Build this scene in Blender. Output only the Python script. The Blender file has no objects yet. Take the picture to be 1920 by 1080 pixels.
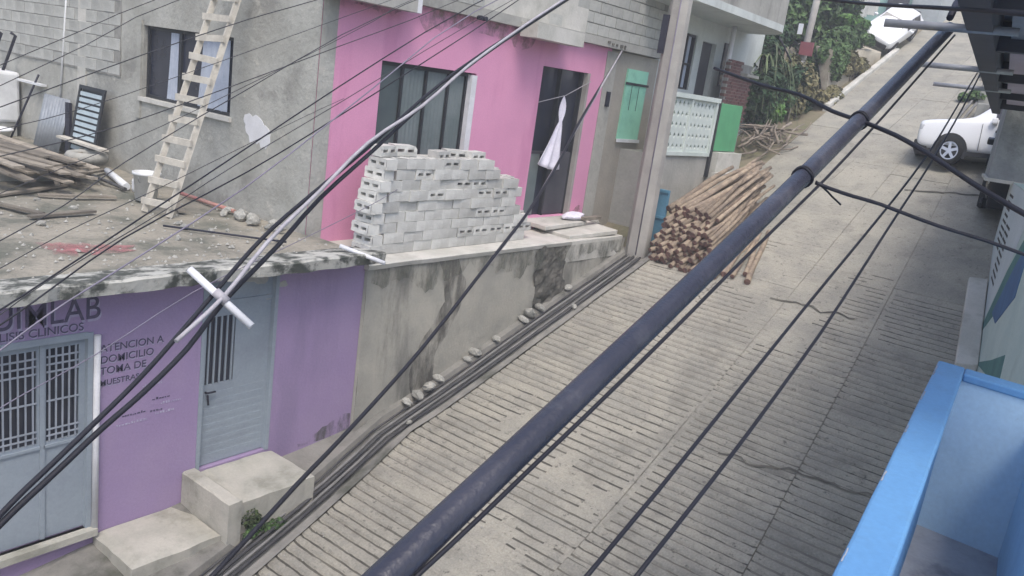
import bpy, bmesh, math, random
from mathutils import Vector, Matrix, Euler, noise
R = math.radians
rnd = random.Random(7)
sc = bpy.context.scene
col = sc.collection

# ------------------------------------------------------------------ camera
cam_d = bpy.data.cameras.new('camera'); cam = bpy.data.objects.new('camera', cam_d); col.objects.link(cam)
cam_d.lens = 29.06; cam_d.sensor_width = 36; cam_d.clip_start = 0.05; cam_d.clip_end = 3000
cr = [(0.61109654, -0.77948873, 0.13768928), (-0.11065445, -0.25636458, -0.96022539), (0.78378352, 0.57155448, -0.2429174)]
M = Matrix.Identity(4)
for i in range(3):
    M[i][0] = cr[0][i]; M[i][1] = -cr[1][i]; M[i][2] = -cr[2][i]
M[2][3] = 8.0
cam.matrix_world = M
sc.camera = cam

# ------------------------------------------------------------------ sky, sun, exposure
SUN_EL, SUN_AZ = 60, 226          # azimuth of the sun's position, degrees from +X towards +Y
w = bpy.data.worlds.new('World'); sc.world = w; w.use_nodes = True
nt = w.node_tree; bg = nt.nodes['Background']
sky = nt.nodes.new('ShaderNodeTexSky'); sky.sky_type = 'NISHITA'; sky.sun_disc = False
sky.sun_elevation = R(SUN_EL); sky.sun_rotation = R(90 - SUN_AZ)
sky.dust_density = 6.0; sky.air_density = 1.0; sky.ozone_density = 1.0; sky.altitude = 800
nt.links.new(sky.outputs[0], bg.inputs[0]); bg.inputs[1].default_value = 0.15
sd = bpy.data.lights.new('sun', 'SUN'); so = bpy.data.objects.new('sun', sd); col.objects.link(so)
sd.energy = 1.0; sd.angle = R(24); sd.color = (1.0, 0.97, 0.92)
dv = Vector((math.cos(R(SUN_EL))*math.cos(R(SUN_AZ)), math.cos(R(SUN_EL))*math.sin(R(SUN_AZ)), math.sin(R(SUN_EL))))
so.rotation_euler = dv.to_track_quat('Z', 'Y').to_euler(); so.location = (0, -10, 40)
sc.view_settings.view_transform = 'Standard'; sc.view_settings.look = 'None'
sc.view_settings.exposure = 0.93; sc.view_settings.gamma = 1

# ------------------------------------------------------------------ materials
MATS = {}
def mat(name, c, c2=None, scale=3.0, rough=0.85, bump=0.0, bscale=40.0, stain=None, sscale=0.8, samt=0.5, streak=False,
        metal=0.0, rand=0.0, island=0.0, spec=0.3, fine=0.12, lo=0.52, hi=0.68, speck=None, spscale=12.0, splo=.60, sphi=.70):
    """weathered surface: two-tone noise, optional stains (blotches or drips), fine grain and bump"""
    m = bpy.data.materials.new(name); m.use_nodes = True; MATS[name] = m
    t = m.node_tree; N = t.nodes; L = t.links; b = N['Principled BSDF']
    b.inputs['Roughness'].default_value = rough; b.inputs['Metallic'].default_value = metal
    b.inputs['Specular IOR Level'].default_value = spec
    tc = N.new('ShaderNodeTexCoord').outputs['Object']
    def noise_n(s, det=6, vec=None, rg=0.6):
        n = N.new('ShaderNodeTexNoise'); n.inputs['Scale'].default_value = s; n.inputs['Detail'].default_value = det
        n.inputs['Roughness'].default_value = rg; L.new(vec or tc, n.inputs['Vector']); return n.outputs['Fac']
    def ramp(f, a, z):
        r = N.new('ShaderNodeMapRange'); r.inputs['From Min'].default_value = a; r.inputs['From Max'].default_value = z
        r.interpolation_type = 'SMOOTHSTEP'; L.new(f, r.inputs['Value']); return r.outputs['Result']
    def mix(f, a, bb, mode='MIX'):
        x = N.new('ShaderNodeMix'); x.data_type = 'RGBA'; x.blend_type = mode
        if isinstance(f, float): x.inputs['Factor'].default_value = f
        else: L.new(f, x.inputs['Factor'])
        for v, k in ((a, 6), (bb, 7)):
            if isinstance(v, tuple): x.inputs[k].default_value = (*v, 1)
            else: L.new(v, x.inputs[k])
        return x.outputs[2]
    c2 = c2 or tuple(v*0.8 for v in c)
    out = mix(ramp(noise_n(scale), 0.35, 0.65), c, c2)
    if stain:
        vec = tc
        if streak:
            mp = N.new('ShaderNodeMapping'); mp.inputs['Scale'].default_value = (1, 1, 0.22); L.new(tc, mp.inputs['Vector']); vec = mp.outputs[0]
        f = ramp(noise_n(sscale, 8, vec, 0.65), lo, hi)
        mu = N.new('ShaderNodeMath'); mu.operation = 'MULTIPLY'; mu.inputs[1].default_value = samt; L.new(f, mu.inputs[0])
        out = mix(mu.outputs[0], out, stain)
    if speck:
        out = mix(ramp(noise_n(spscale, 10, None, .72), splo, sphi), out, speck)
    if fine:
        g = N.new('ShaderNodeMapRange'); g.inputs['To Min'].default_value = 1-fine; g.inputs['To Max'].default_value = 1+fine
        L.new(noise_n(bscale*1.5, 3), g.inputs['Value'])
        hs = N.new('ShaderNodeHueSaturation'); L.new(out, hs.inputs['Color']); L.new(g.outputs[0], hs.inputs['Value']); out = hs.outputs[0]
    if rand or island:
        src = N.new('ShaderNodeObjectInfo').outputs['Random'] if rand else N.new('ShaderNodeNewGeometry').outputs['Random Per Island']
        a = rand or island
        g = N.new('ShaderNodeMapRange'); g.inputs['To Min'].default_value = 1-a; g.inputs['To Max'].default_value = 1+a; L.new(src, g.inputs['Value'])
        hs = N.new('ShaderNodeHueSaturation'); L.new(out, hs.inputs['Color']); L.new(g.outputs[0], hs.inputs['Value']); out = hs.outputs[0]
    L.new(out, b.inputs['Base Color'])
    if bump:
        bp = N.new('ShaderNodeBump'); bp.inputs['Strength'].default_value = bump; bp.inputs['Distance'].default_value = 0.02
        L.new(noise_n(bscale, 8), bp.inputs['Height']); L.new(bp.outputs[0], b.inputs['Normal'])
    return m
mat('road', (.36, .338, .28), (.285, .272, .232), 1.3, .9, 1.0, 26, stain=(.17, .16, .135), sscale=2.2, samt=.42, rand=.06, fine=.35, speck=(.11, .105, .09), spscale=11, splo=.555, sphi=.70)
mat('groove_dark', (.075, .07, .06), (.16, .148, .12), 1.4, .95, .3, 40)
mat('joint_fill', (.21, .195, .165), (.16, .15, .13), 2, .95, .3, 40)
mat('dirt', (.24, .20, .145), (.15, .15, .09), 0.6, .95, .8, 12, stain=(.06, .075, .03), sscale=.5, samt=.7)
mat('gutter', (.25, .24, .215), (.16, .155, .14), 1.5, .9, .5, 25, stain=(.07, .075, .055), sscale=1.5, samt=.8)
mat('plaster_stained', (.43, .41, .35), (.33, .32, .28), 1.1, .92, .4, 18, stain=(.11, .11, .10), sscale=1.0, samt=.75, streak=True)
mat('dark_rock', (.075, .075, .065), (.16, .15, .13), 5, .95, 1.0, 14)
mat('cement_pale', (.58, .56, .51), (.46, .45, .40), 1.6, .9, .35, 22, stain=(.25, .24, .21), sscale=1.4, samt=.45)
mat('step_cement', (.48, .46, .40), (.37, .36, .31), 1.5, .9, .4, 22, stain=(.17, .17, .13), sscale=1.6, samt=.5)
mat('moss', (.06, .085, .03), (.035, .045, .022), 9, .95, 1.0, 30)
mat('roof_deck', (.31, .283, .23), (.20, .19, .155), 1.4, .93, 1.0, 14, stain=(.115, .12, .095), sscale=1.4, samt=.85, fine=.3, speck=(.10, .10, .08), spscale=5, splo=.56, sphi=.72)
mat('roof_edge', (.48, .47, .42), (.27, .27, .24), 3.2, .93, .6, 16, stain=(.06, .065, .055), sscale=3.2, samt=.95, lo=.45, hi=.58)
mat('red_stain', (.47, .17, .16), (.42, .24, .20), 4, .9, .4, 20)
mat('lilac', (.325, .24, .395), (.35, .265, .41), .9, .85, .25, 25, stain=(.25, .195, .31), sscale=1.1, samt=.6, streak=True, speck=(.36, .33, .37), spscale=5, splo=.66, sphi=.78)
mat('door_greyblue', (.30, .345, .385), (.27, .31, .35), 1.2, .55, .08, 20, stain=(.22, .25, .29), sscale=1.2, samt=.4)
mat('white_paint', (.72, .72, .74), (.62, .62, .63), 3, .6, .1, 30)
mat('letter_dark', (.065, .055, .10), (.11, .09, .15), 9, .8)
mat('letter_white', (.44, .40, .52), (.37, .32, .45), 6, .8)
mat('black_paint', (.018, .018, .03), (.03, .03, .045), 6, .6)
mat('glass_dark', (.022, .025, .038), (.034, .038, .055), 1, .12, 0, 30, spec=.5, fine=0)
mat('grille', (.34, .37, .42), (.28, .31, .35), 5, .5)
mat('pink', (.69, .31, .465), (.64, .285, .435), .7, .75, .12, 25, stain=(.55, .22, .36), sscale=1.2, samt=.65, streak=True, speck=(.62, .38, .46), spscale=3.5, splo=.62, sphi=.85)
mat('plaster_grey', (.43, .42, .375), (.36, .35, .315), 1.0, .92, .45, 16, stain=(.24, .235, .21), sscale=1.2, samt=.6)
mat('plaster_tan', (.38, .345, .29), (.31, .29, .25), .9, .92, .4, 16, stain=(.21, .20, .17), sscale=1.0, samt=.6, streak=True)
mat('side_wall', (.42, .415, .375), (.32, .315, .28), 1.3, .93, .9, 12, stain=(.21, .205, .185), sscale=1.2, samt=.65, speck=(.50, .48, .42), spscale=3.0, splo=.56, sphi=.72)
mat('block', (.60, .595, .555), (.49, .485, .45), 3, .95, .5, 45, stain=(.40, .385, .345), sscale=2.2, samt=.5, rand=.16, speck=(.36, .35, .32), spscale=9, splo=.62, sphi=.75)
mat('wall_block', (.45, .45, .415), (.36, .36, .33), 3, .95, .5, 35, stain=(.22, .22, .195), sscale=1.2, samt=.5, rand=.10)
mat('mortar', (.29, .285, .26), (.22, .215, .195), 5, .95, .3, 40)
mat('slab_concrete', (.40, .39, .355), (.32, .315, .285), 1.2, .92, .5, 15, stain=(.13, .13, .115), sscale=1.2, samt=.6, streak=True)
mat('glass_green', (.10, .125, .125), (.075, .095, .10), .8, .15, 0, 30, spec=.5, fine=0)
mat('frame_dark', (.03, .032, .036), None, 4, .5)
mat('curtain', (.42, .46, .53), (.34, .38, .46), 3, .9)
mat('curtain_grey', (.17, .20, .20), (.12, .15, .15), 1.2, .9)
mat('cloth_white', (.76, .73, .80), (.66, .63, .71), 4, .9, .2, 14)
mat('door_dark', (.055, .055, .065), (.08, .08, .09), 1.5, .4)
mat('green_panel', (.29, .61, .45), (.25, .54, .40), 2, .6, .1, 30, stain=(.13, .34, .25), sscale=2, samt=.4)
mat('green_paint', (.10, .36, .17), (.085, .31, .15), 2, .55, .1, 25, stain=(.07, .22, .11), sscale=1.5, samt=.4)
mat('lattice', (.60, .65, .61), (.50, .56, .52), 2, .85, .2, 30)
mat('wall_white', (.57, .60, .57), (.49, .52, .50), .8, .85, .2, 18, stain=(.32, .34, .32), sscale=.9, samt=.5, streak=True)
mat('brick_dark', (.17, .085, .075), (.12, .065, .06), 5, .9, .4, 30, rand=.25)
mat('pole_concrete', (.39, .37, .335), (.31, .295, .27), 1.4, .9, .35, 30, stain=(.21, .20, .18), sscale=1.6, samt=.5, streak=True)
mat('blue_panel', (.10, .235, .33), (.085, .20, .28), 2, .5, .1, 20)
mat('wood_pole', (.36, .285, .205), (.21, .165, .125), 6, .9, .6, 30, rand=.28, stain=(.13, .10, .085), sscale=4, samt=.5)
mat('wood_end', (.24, .135, .11), (.12, .075, .065), 14, .9, .4, 60, rand=.30)
mat('ladder_wood', (.58, .545, .47), (.46, .43, .37), 6, .85, .3, 30)
mat('plank', (.29, .255, .205), (.19, .168, .138), 4, .9, .5, 30, rand=.4)
mat('plastic_white', (.70, .71, .71), (.60, .61, .61), 4, .5)
mat('metal_sheet', (.36, .38, .40), (.28, .30, .32), 3, .45, .1, 30, metal=.3)
mat('louvre', (.44, .52, .55), (.38, .45, .48), 3, .4, .1, 30)
mat('blue_wall', (.13, .31, .56), (.115, .28, .52), .9, .6, .1, 20, stain=(.12, .27, .47), sscale=2.2, samt=.6, speck=(.30, .42, .52), spscale=7, splo=.66, sphi=.75)
mat('blue_inside', (.48, .66, .80), (.42, .60, .75), .9, .65, .1, 20, stain=(.34, .50, .64), sscale=1.6, samt=.6, speck=(.30, .42, .50), spscale=6, splo=.64, sphi=.80)
mat('balcony_floor', (.36, .38, .42), (.28, .30, .34), 2.5, .8, .3, 20, stain=(.10, .115, .14), sscale=2.0, samt=.6)
mat('eave_dark', (.06, .062, .078), (.045, .047, .06), 1.5, .6, .1, 20)
mat('eave_sheet', (.24, .26, .31), (.19, .21, .25), 1.2, .5, .1, 20)
mat('eave_lilac', (.44, .37, .44), (.38, .31, .37), 1.2, .6, .1, 20)
mat('steel_tube', (.36, .36, .37), (.28, .28, .29), 3, .45, .1, 30, metal=.3)
mat('mural_pale', (.52, .62, .58), (.45, .56, .53), .9, .8, .15, 20, stain=(.36, .46, .43), sscale=1.4, samt=.5)
mat('mural_white', (.58, .64, .66), (.52, .58, .60), 1.0, .8, .15, 20)
mat('mural_teal', (.10, .24, .22), (.07, .18, .18), 1.5, .8)
mat('mural_blue', (.075, .17, .33), (.06, .13, .26), 1.5, .8)
mat('mural_green', (.22, .40, .32), (.17, .33, .27), 1.8, .8)
mat('rough_concrete', (.30, .31, .31), (.22, .23, .235), 1.8, .95, .8, 14, stain=(.14, .145, .15), sscale=2, samt=.5)
mat('car_white', (.80, .81, .82), (.78, .79, .80), 1, .22, 0, 20, spec=.5, fine=0)
mat('car_dark', (.018, .019, .022), (.025, .026, .03), 1, .25, 0, 20, spec=.5, fine=0)
mat('rubber', (.018, .018, .019), None, 6, .8)
mat('rim_alloy', (.50, .50, .52), None, 4, .3, metal=.7)
mat('trim_dark', (.025, .026, .028), None, 4, .6)
mat('lamp_glass', (.55, .56, .58), None, 4, .15)
mat('lamp_red', (.40, .03, .025), None, 4, .25)
mat('cable_black', (.018, .018, .025), None, 6, .55)
mat('cable_dark', (.05, .05, .055), None, 6, .6)
mat('cable_grey', (.22, .20, .25), None, 6, .6)
mat('cable_pale', (.40, .38, .40), None, 6, .55)
mat('conduit', (.03, .031, .045), (.045, .045, .06), 4, .27, .25, 60, spec=.5, stain=(.12, .12, .13), sscale=5, samt=.3)
mat('leaf_dark', (.035, .075, .028), (.022, .05, .02), 1.5, .6, island=.5)
mat('leaf_mid', (.075, .13, .04), (.05, .095, .03), 1.5, .6, island=.5)
mat('leaf_bright', (.10, .21, .04), (.065, .14, .03), 1.5, .55, island=.45)
mat('leaf_dry', (.20, .175, .09), (.12, .12, .06), 1.5, .8, island=.45)
mat('blade', (.12, .16, .07), (.075, .10, .05), 1.5, .6, island=.4)
mat('bark', (.16, .13, .10), (.10, .085, .065), 8, .95, .8, 20)
mat('branch', (.30, .255, .205), (.20, .17, .14), 6, .95, .6, 25, rand=.2)
mat('sign_red', (.30, .095, .105), (.24, .09, .10), 4, .6)
mat('stone', (.42, .41, .37), (.30, .295, .265), 4, .95, .6, 18, rand=.2)
mat('tan_wall', (.42, .38, .30), (.33, .30, .24), 1.0, .95, .6, 12, stain=(.17, .145, .12), sscale=1.0, samt=.7)
mat('plank_pale', (.56, .57, .54), (.44, .45, .43), 2, .85, .2, 20, rand=.15)
mat('teal_wall', (.34, .52, .47), (.30, .46, .42), 1, .85)
mat('far_grey', (.42, .45, .46), (.34, .37, .38), 1, .9, .2, 8)
mat('hose', (.045, .045, .048), (.09, .088, .085), 3, .6)
mat('hose_grey', (.22, .215, .205), (.15, .148, .14), 3, .7)

def stain_mat(name, c, lo=.40, hi=.62, sz=.3, scale=5):
    m = bpy.data.materials.new(name); m.use_nodes = True; MATS[name] = m; t = m.node_tree; N = t.nodes; L = t.links; b = N['Principled BSDF']
    b.inputs['Base Color'].default_value = (*c, 1); b.inputs['Roughness'].default_value = .95
    tc = N.new('ShaderNodeTexCoord'); mp = N.new('ShaderNodeMapping'); mp.inputs['Scale'].default_value = (1, 1, sz); L.new(tc.outputs['Object'], mp.inputs[0])
    n = N.new('ShaderNodeTexNoise'); n.inputs['Scale'].default_value = scale; n.inputs['Detail'].default_value = 9; n.inputs['Roughness'].default_value = .7; L.new(mp.outputs[0], n.inputs['Vector'])
    r = N.new('ShaderNodeMapRange'); r.inputs['From Min'].default_value = lo; r.inputs['From Max'].default_value = hi; L.new(n.outputs['Fac'], r.inputs['Value'])
    tr = N.new('ShaderNodeBsdfTransparent'); mx = N.new('ShaderNodeMixShader'); L.new(r.outputs[0], mx.inputs[0]); L.new(tr.outputs[0], mx.inputs[1]); L.new(b.outputs[0], mx.inputs[2])
    L.new(mx.outputs[0], N['Material Output'].inputs['Surface'])
stain_mat('red_spill', (.40, .17, .17), .36, .66, 1, 3.5)
stain_mat('splash_shade', (.30, .22, .20), .44, .74, .8, 3)
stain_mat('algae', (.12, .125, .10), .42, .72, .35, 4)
# ------------------------------------------------------------------ mesh helpers
def origin(o):
    v = Vector((0, 0, 0))
    while o is not None:
        v += o.location; o = o.parent
    return v
def tag(o, label=None, cat=None, group=None, kind=None):
    if label: o['label'] = label
    if cat: o['category'] = cat
    if group: o['group'] = group
    if kind: o['kind'] = kind
    return o
def empty(name, loc, label=None, cat=None, group=None, rot=None):
    o = bpy.data.objects.new(name, None); col.objects.link(o); o.location = loc; o.empty_display_size = .2
    if rot: o.rotation_euler = rot
    return tag(o, label, cat, group)
class MB:
    def __init__(s): s.v = []; s.f = []; s.mi = []; s.sm = []
    def add(s, vs, fs, mi=0, smooth=False):
        k = len(s.v); s.v += [tuple(p) for p in vs]; s.f += [tuple(i+k for i in f) for f in fs]
        s.mi += [mi]*len(fs); s.sm += [smooth]*len(fs); return s
    def box(s, a, b, mi=0, m=None):
        x0, y0, z0 = a; x1, y1, z1 = b
        vs = [Vector(p) for p in ((x0,y0,z0),(x1,y0,z0),(x1,y1,z0),(x0,y1,z0),(x0,y0,z1),(x1,y0,z1),(x1,y1,z1),(x0,y1,z1))]
        if m is not None: vs = [m @ p for p in vs]
        return s.add(vs, ((3,2,1,0),(4,5,6,7),(0,1,5,4),(1,2,6,5),(2,3,7,6),(3,0,4,7)), mi)
    def hexa(s, p, mi=0):
        return s.add(p, ((3,2,1,0),(4,5,6,7),(0,1,5,4),(1,2,6,5),(2,3,7,6),(3,0,4,7)), mi)
    def quad(s, *p, mi=0): return s.add(p, (tuple(range(len(p))),), mi)
    def prism(s, poly, fn, d0, d1, mi=0):
        n = len(poly); vs = [fn(*p, d0) for p in poly] + [fn(*p, d1) for p in poly]
        fs = [tuple(range(n-1, -1, -1)), tuple(range(n, 2*n))] + [(i, (i+1) % n, n+(i+1) % n, n+i) for i in range(n)]
        return s.add(vs, fs, mi)
    def tube(s, pts, r, n=8, cap=True, mi=0, capmi=None):
        pts = [Vector(p) for p in pts]; rs = r if isinstance(r, (list, tuple)) else [r]*len(pts)
        k0 = len(s.v); vs = []; fs = []
        up = None
        for i, p in enumerate(pts):
            d = (pts[min(i+1, len(pts)-1)] - pts[max(i-1, 0)]).normalized()
            if up is None:
                up = d.orthogonal().normalized()
            up = (up - d*up.dot(d)).normalized(); q = d.cross(up)
            for j in range(n):
                a = 2*math.pi*j/n; vs.append(p + (up*math.cos(a) + q*math.sin(a))*rs[i])
        for i in range(len(pts)-1):
            for j in range(n):
                fs.append((i*n+j, i*n+(j+1) % n, (i+1)*n+(j+1) % n, (i+1)*n+j))
        s.add(vs, fs, mi, True)
        if cap:
            e = (len(pts)-1)*n; cm = mi if capmi is None else capmi
            s.f += [tuple(k0+j for j in range(n-1, -1, -1)), tuple(k0+e+j for j in range(n))]; s.mi += [cm, cm]; s.sm += [False, False]
        return s
    def mesh(s, name, mats, off=None):
        me = bpy.data.meshes.new(name)
        vs = s.v if off is None else [(x-off.x, y-off.y, z-off.z) for x, y, z in s.v]
        me.from_pydata(vs, [], s.f)
        for m in (mats if isinstance(mats, (list, tuple)) else [mats]): me.materials.append(MATS[m])
        me.polygons.foreach_set('material_index', s.mi); me.polygons.foreach_set('use_smooth', s.sm)
        me.update(); return me
    def build(s, name, mats, parent=None, label=None, cat=None, group=None, kind=None, loc=None, bevel=0, local=False):
        """vertices are in world space unless local=True; the object's origin is its parent's (or loc)"""
        off = None
        if not local: off = origin(parent) if parent is not None else (Vector(loc) if loc is not None else None)
        o = bpy.data.objects.new(name, s.mesh(name, mats, off)); col.objects.link(o)
        if parent is not None: o.parent = parent
        elif loc is not None: o.location = loc
        if bevel:
            b = o.modifiers.new('bevel', 'BEVEL'); b.width = bevel; b.segments = 2; b.limit_method = 'ANGLE'; b.harden_normals = False
        return tag(o, label, cat, group, kind)
def link_copy(o, parent=None, name=None):
    c = o.copy(); col.objects.link(c); c.parent = parent
    for ch in list(o.children): link_copy(ch, c)
    return c
def wall_xz(mb, x0, x1, z0, z1, y0, y1, holes, mi=0):
    """wall in the x-z plane between y0 and y1 with rectangular holes (hx0,hx1,hz0,hz1)"""
    xs = sorted({x0, x1, *[h[0] for h in holes], *[h[1] for h in holes]}); zs = sorted({z0, z1, *[h[2] for h in holes], *[h[3] for h in holes]})
    for i in range(len(xs)-1):
        for k in range(len(zs)-1):
            cx, cz = (xs[i]+xs[i+1])/2, (zs[k]+zs[k+1])/2
            if any(h[0] < cx < h[1] and h[2] < cz < h[3] for h in holes): continue
            a, b, c, d = xs[i], xs[i+1], zs[k], zs[k+1]
            mb.quad((a,y0,c),(b,y0,c),(b,y0,d),(a,y0,d), mi=mi); mb.quad((b,y1,c),(a,y1,c),(a,y1,d),(b,y1,d), mi=mi)
    for hx0, hx1, hz0, hz1 in holes:
        mb.quad((hx0,y0,hz0),(hx0,y0,hz1),(hx0,y1,hz1),(hx0,y1,hz0), mi=mi); mb.quad((hx1,y0,hz1),(hx1,y0,hz0),(hx1,y1,hz0),(hx1,y1,hz1), mi=mi)
        mb.quad((hx0,y0,hz1),(hx1,y0,hz1),(hx1,y1,hz1),(hx0,y1,hz1), mi=mi); mb.quad((hx1,y0,hz0),(hx0,y0,hz0),(hx0,y1,hz0),(hx1,y1,hz0), mi=mi)
    mb.quad((x0,y0,z0),(x0,y0,z1),(x0,y1,z1),(x0,y1,z0), mi=mi); mb.quad((x1,y0,z1),(x1,y0,z0),(x1,y1,z0),(x1,y1,z1), mi=mi)
    mb.quad((x0,y0,z1),(x1,y0,z1),(x1,y1,z1),(x0,y1,z1), mi=mi)
    return mb
def lettering(name, txt, size, x, y, z, m, parent, align='LEFT', sx=1.0, rz=0.0):
    cu = bpy.data.curves.new('txt', 'FONT'); cu.body = txt; cu.size = size; cu.extrude = .002; cu.align_x = align; cu.offset = size*.003
    t = bpy.data.objects.new('txt', cu); col.objects.link(t)
    me = bpy.data.meshes.new_from_object(t, depsgraph=bpy.context.evaluated_depsgraph_get())
    bpy.data.objects.remove(t); me.materials.clear(); me.materials.append(MATS[m])
    o = bpy.data.objects.new(name, me); col.objects.link(o); o.parent = parent
    o.location = Vector((x, y, z)) - origin(parent); o.rotation_euler = (R(90), 0, rz); o.scale = (sx, 1, 1)
    return o
def rz_(x):                                 # height of the climbing street at x: it flattens towards the bottom
    if x >= 9.5: return .306 + .323*x
    if x >= 6: return 2.602 + .12*(x-6) + .029*(x-6)**2
    return 2.602 + .12*(x-6)
def fbm(x, y, z=0.0): return noise.fractal(Vector((x, y, z)), 1.0, 2.0, 4)

# ------------------------------------------------------------------ ground and street
def terrain_h(x, y):
    x2 = max(-70, min(x, 62)); h = rz_(x2) - (.10 if x > 15 else .35)
    if y > 10 and x > 18: h += .10*min(y-10, 30) + .15*fbm(x*.2, y*.2)
    return h
tb = MB(); xs = [-600, -200, -70] + [-40+2*i for i in range(52)] + [80, 150, 700]; ys = [-600, -150, -50, -20, -8, -4, -2, 0, 1, 2, 4, 6, 8, 10, 12, 14, 17, 20, 25, 30, 45, 100, 300, 700]
vs = [(x, y, terrain_h(x, y)) for x in xs for y in ys]; ny = len(ys)
tb.add(vs, [(i*ny+j, (i+1)*ny+j, (i+1)*ny+j+1, i*ny+j+1) for i in range(len(xs)-1) for j in range(ny-1)], 0, True)
tb.build('ground', 'dirt', kind='structure')
road = empty('road', (10, 4.5, rz_(10))); road['kind'] = 'structure'
def right_edge(x): return (-.28 + .12*x) if x < 19 else (2.0 + .20*(x-19))
def left_edge(x): return 7.30-.27*max(0, 8.0-x) if x < 15 else 7.30 + .06*(x-15)
COLS = [left_edge, lambda x: 5.75 + .01*(x-8) - .12*max(0, 8-x), lambda x: 4.12 + .055*(x-7.5), lambda x: 2.40 + .092*(x-8), right_edge]
ROWS = [2.6, 4.9, 7.3, 9.9, 12.1, 14.2, 16.0, 18.4, 20.8, 23.6, 26.6, 29.8, 33.0, 36.5, 40.5, 45]
def slab(x0, x1, fa, fb, seed, damp):
    mb = MB(); gap = .004
    sub = 22 if x0 < 15.5 else (9 if x0 < 20 else 4)
    xs = [x0+gap]; dep = [0.0]; gid = [-1]
    if damp > .02:
        g = x0 + .09; k = 0
        while g < x1 - .07:
            j = g + rnd.uniform(-.012, .012)
            for dx, dd in ((-.034, 0), (-.015, .85), (0, 1), (.015, .85), (.034, 0)):
                xs.append(j+dx); dep.append(dd); gid.append(k)
            g += .150; k += 1
    else:
        n = 6
        for i in range(1, n): xs.append(x0+(x1-x0)*i/n); dep.append(0); gid.append(-1)
    xs.append(x1-gap); dep.append(0); gid.append(-1)
    vs = []; cut = []
    for i, x in enumerate(xs):
        ya, yb = fa(x)-gap, fb(x)+gap
        for j in range(sub+1):
            t = j/sub; y = yb + (ya-yb)*t
            d = 0
            if dep[i]:
                wv = fbm(x*.55+3.1, y*.55+seed*0, 2.0) + .5*fbm(gid[i]*.9+seed, y*2.3, 5.0)
                d = .030*dep[i]*damp*max(0.0, min(1.0, .95+.7*wv)) * (.9+.2*rnd.random()) * max(0.25, min(1.0, 1.45+2.0*fbm(x*.3+9.0, y*.33)))
                if t < .02 or t > .98: d *= .35
            cut.append(d)
            vs.append((x + .012*fbm(gid[i]*1.3, y*1.8, seed) + (rnd.uniform(-.003, .003) if gid[i] >= 0 else 0), y, rz_(x) + .006*fbm(x*.8, y*.8) + .012*fbm(seed*3.7, 1.3) - d + (rnd.uniform(-.004, .004) if gid[i] >= 0 else 0)))
    fs = []; mi = []
    for i in range(len(xs)-1):
        for j in range(sub):
            a = i*(sub+1)+j; f = (a, a+sub+1, a+sub+2, a+1)
            fs.append(f); mi.append(1 if max(cut[q] for q in f) > .0125 and min(cut[q] for q in f) > .007 else 0)  # deepest groove faces take the darker second material
    k = len(vs)
    # skirts
    ring = [i*(sub+1) for i in range(len(xs))] + [(len(xs)-1)*(sub+1)+j for j in range(1, sub+1)] + [i*(sub+1)+sub for i in range(len(xs)-2, -1, -1)] + [j for j in range(sub-1, 0, -1)]
    vs += [(vs[q][0], vs[q][1], rz_(vs[q][0])-.09) for q in ring]; n = len(ring)
    for q in range(n):
        fs.append((ring[q], k+q, k+(q+1) % n, ring[(q+1) % n])); mi.append(0)
    mb.v = vs; mb.f = fs; mb.mi = mi; mb.sm = [False]*len(fs)
    return mb
si = 0
for i in range(len(ROWS)-1):
    for j in range(4):
        x0, x1 = ROWS[i], ROWS[i+1]
        sh = (.0, .55, .15, -.35, .3)[j] if 0 < i else 0
        sh1 = (.0, .55, .15, -.35, .3)[j]
        mid = (x0+x1)/2
        damp = 1.0 if mid < 13.6 else max(.0, 1.0-(mid-13.6)/4.2)*.9
        if j in (2, 3) and mid < 17: damp = max(damp, .5)
        slab(x0+sh, x1+sh1, COLS[j], COLS[j+1], si+1, damp).build('concrete_slab', ['road', 'groove_dark'], road); si += 1
# joints are filled with dirt: a bed just under the slab tops
jb = MB()
for i in range(170):
    a, b = 2.6+.25*i, 2.85+.25*i
    jb.quad((a, right_edge(a), rz_(a)-.026), (b, right_edge(b), rz_(b)-.026), (b, left_edge(b), rz_(b)-.026), (a, left_edge(a), rz_(a)-.026))
jb.build('joint_filler', 'joint_fill', road)
# wandering crack across two slabs, filled with dirt
def ribbon(pts, wd, name, lift=.004):
    mb = MB(); vs = []
    for i, (x, y) in enumerate(pts):
        w_ = wd*rnd.uniform(.6, 1.3)
        vs += [(x-w_, y, rz_(x-w_)+lift+.012), (x+w_, y, rz_(x+w_)+lift+.012)]
    mb.add(vs, [(2*i, 2*i+1, 2*i+3, 2*i+2) for i in range(len(pts)-1)]); return mb.build(name, 'groove_dark', road)
def wander(a, b, n, amp, seed):
    return [(a[0]+(b[0]-a[0])*t/n + amp*fbm(t*.35, seed), a[1]+(b[1]-a[1])*t/n) for t in range(n+1)]
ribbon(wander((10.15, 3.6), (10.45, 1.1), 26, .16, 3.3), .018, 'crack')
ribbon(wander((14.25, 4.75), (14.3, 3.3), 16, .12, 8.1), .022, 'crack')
ribbon(wander((20.1, 4.3), (20.7, 2.6), 14, .10, 5.7), .030, 'crack')
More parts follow.
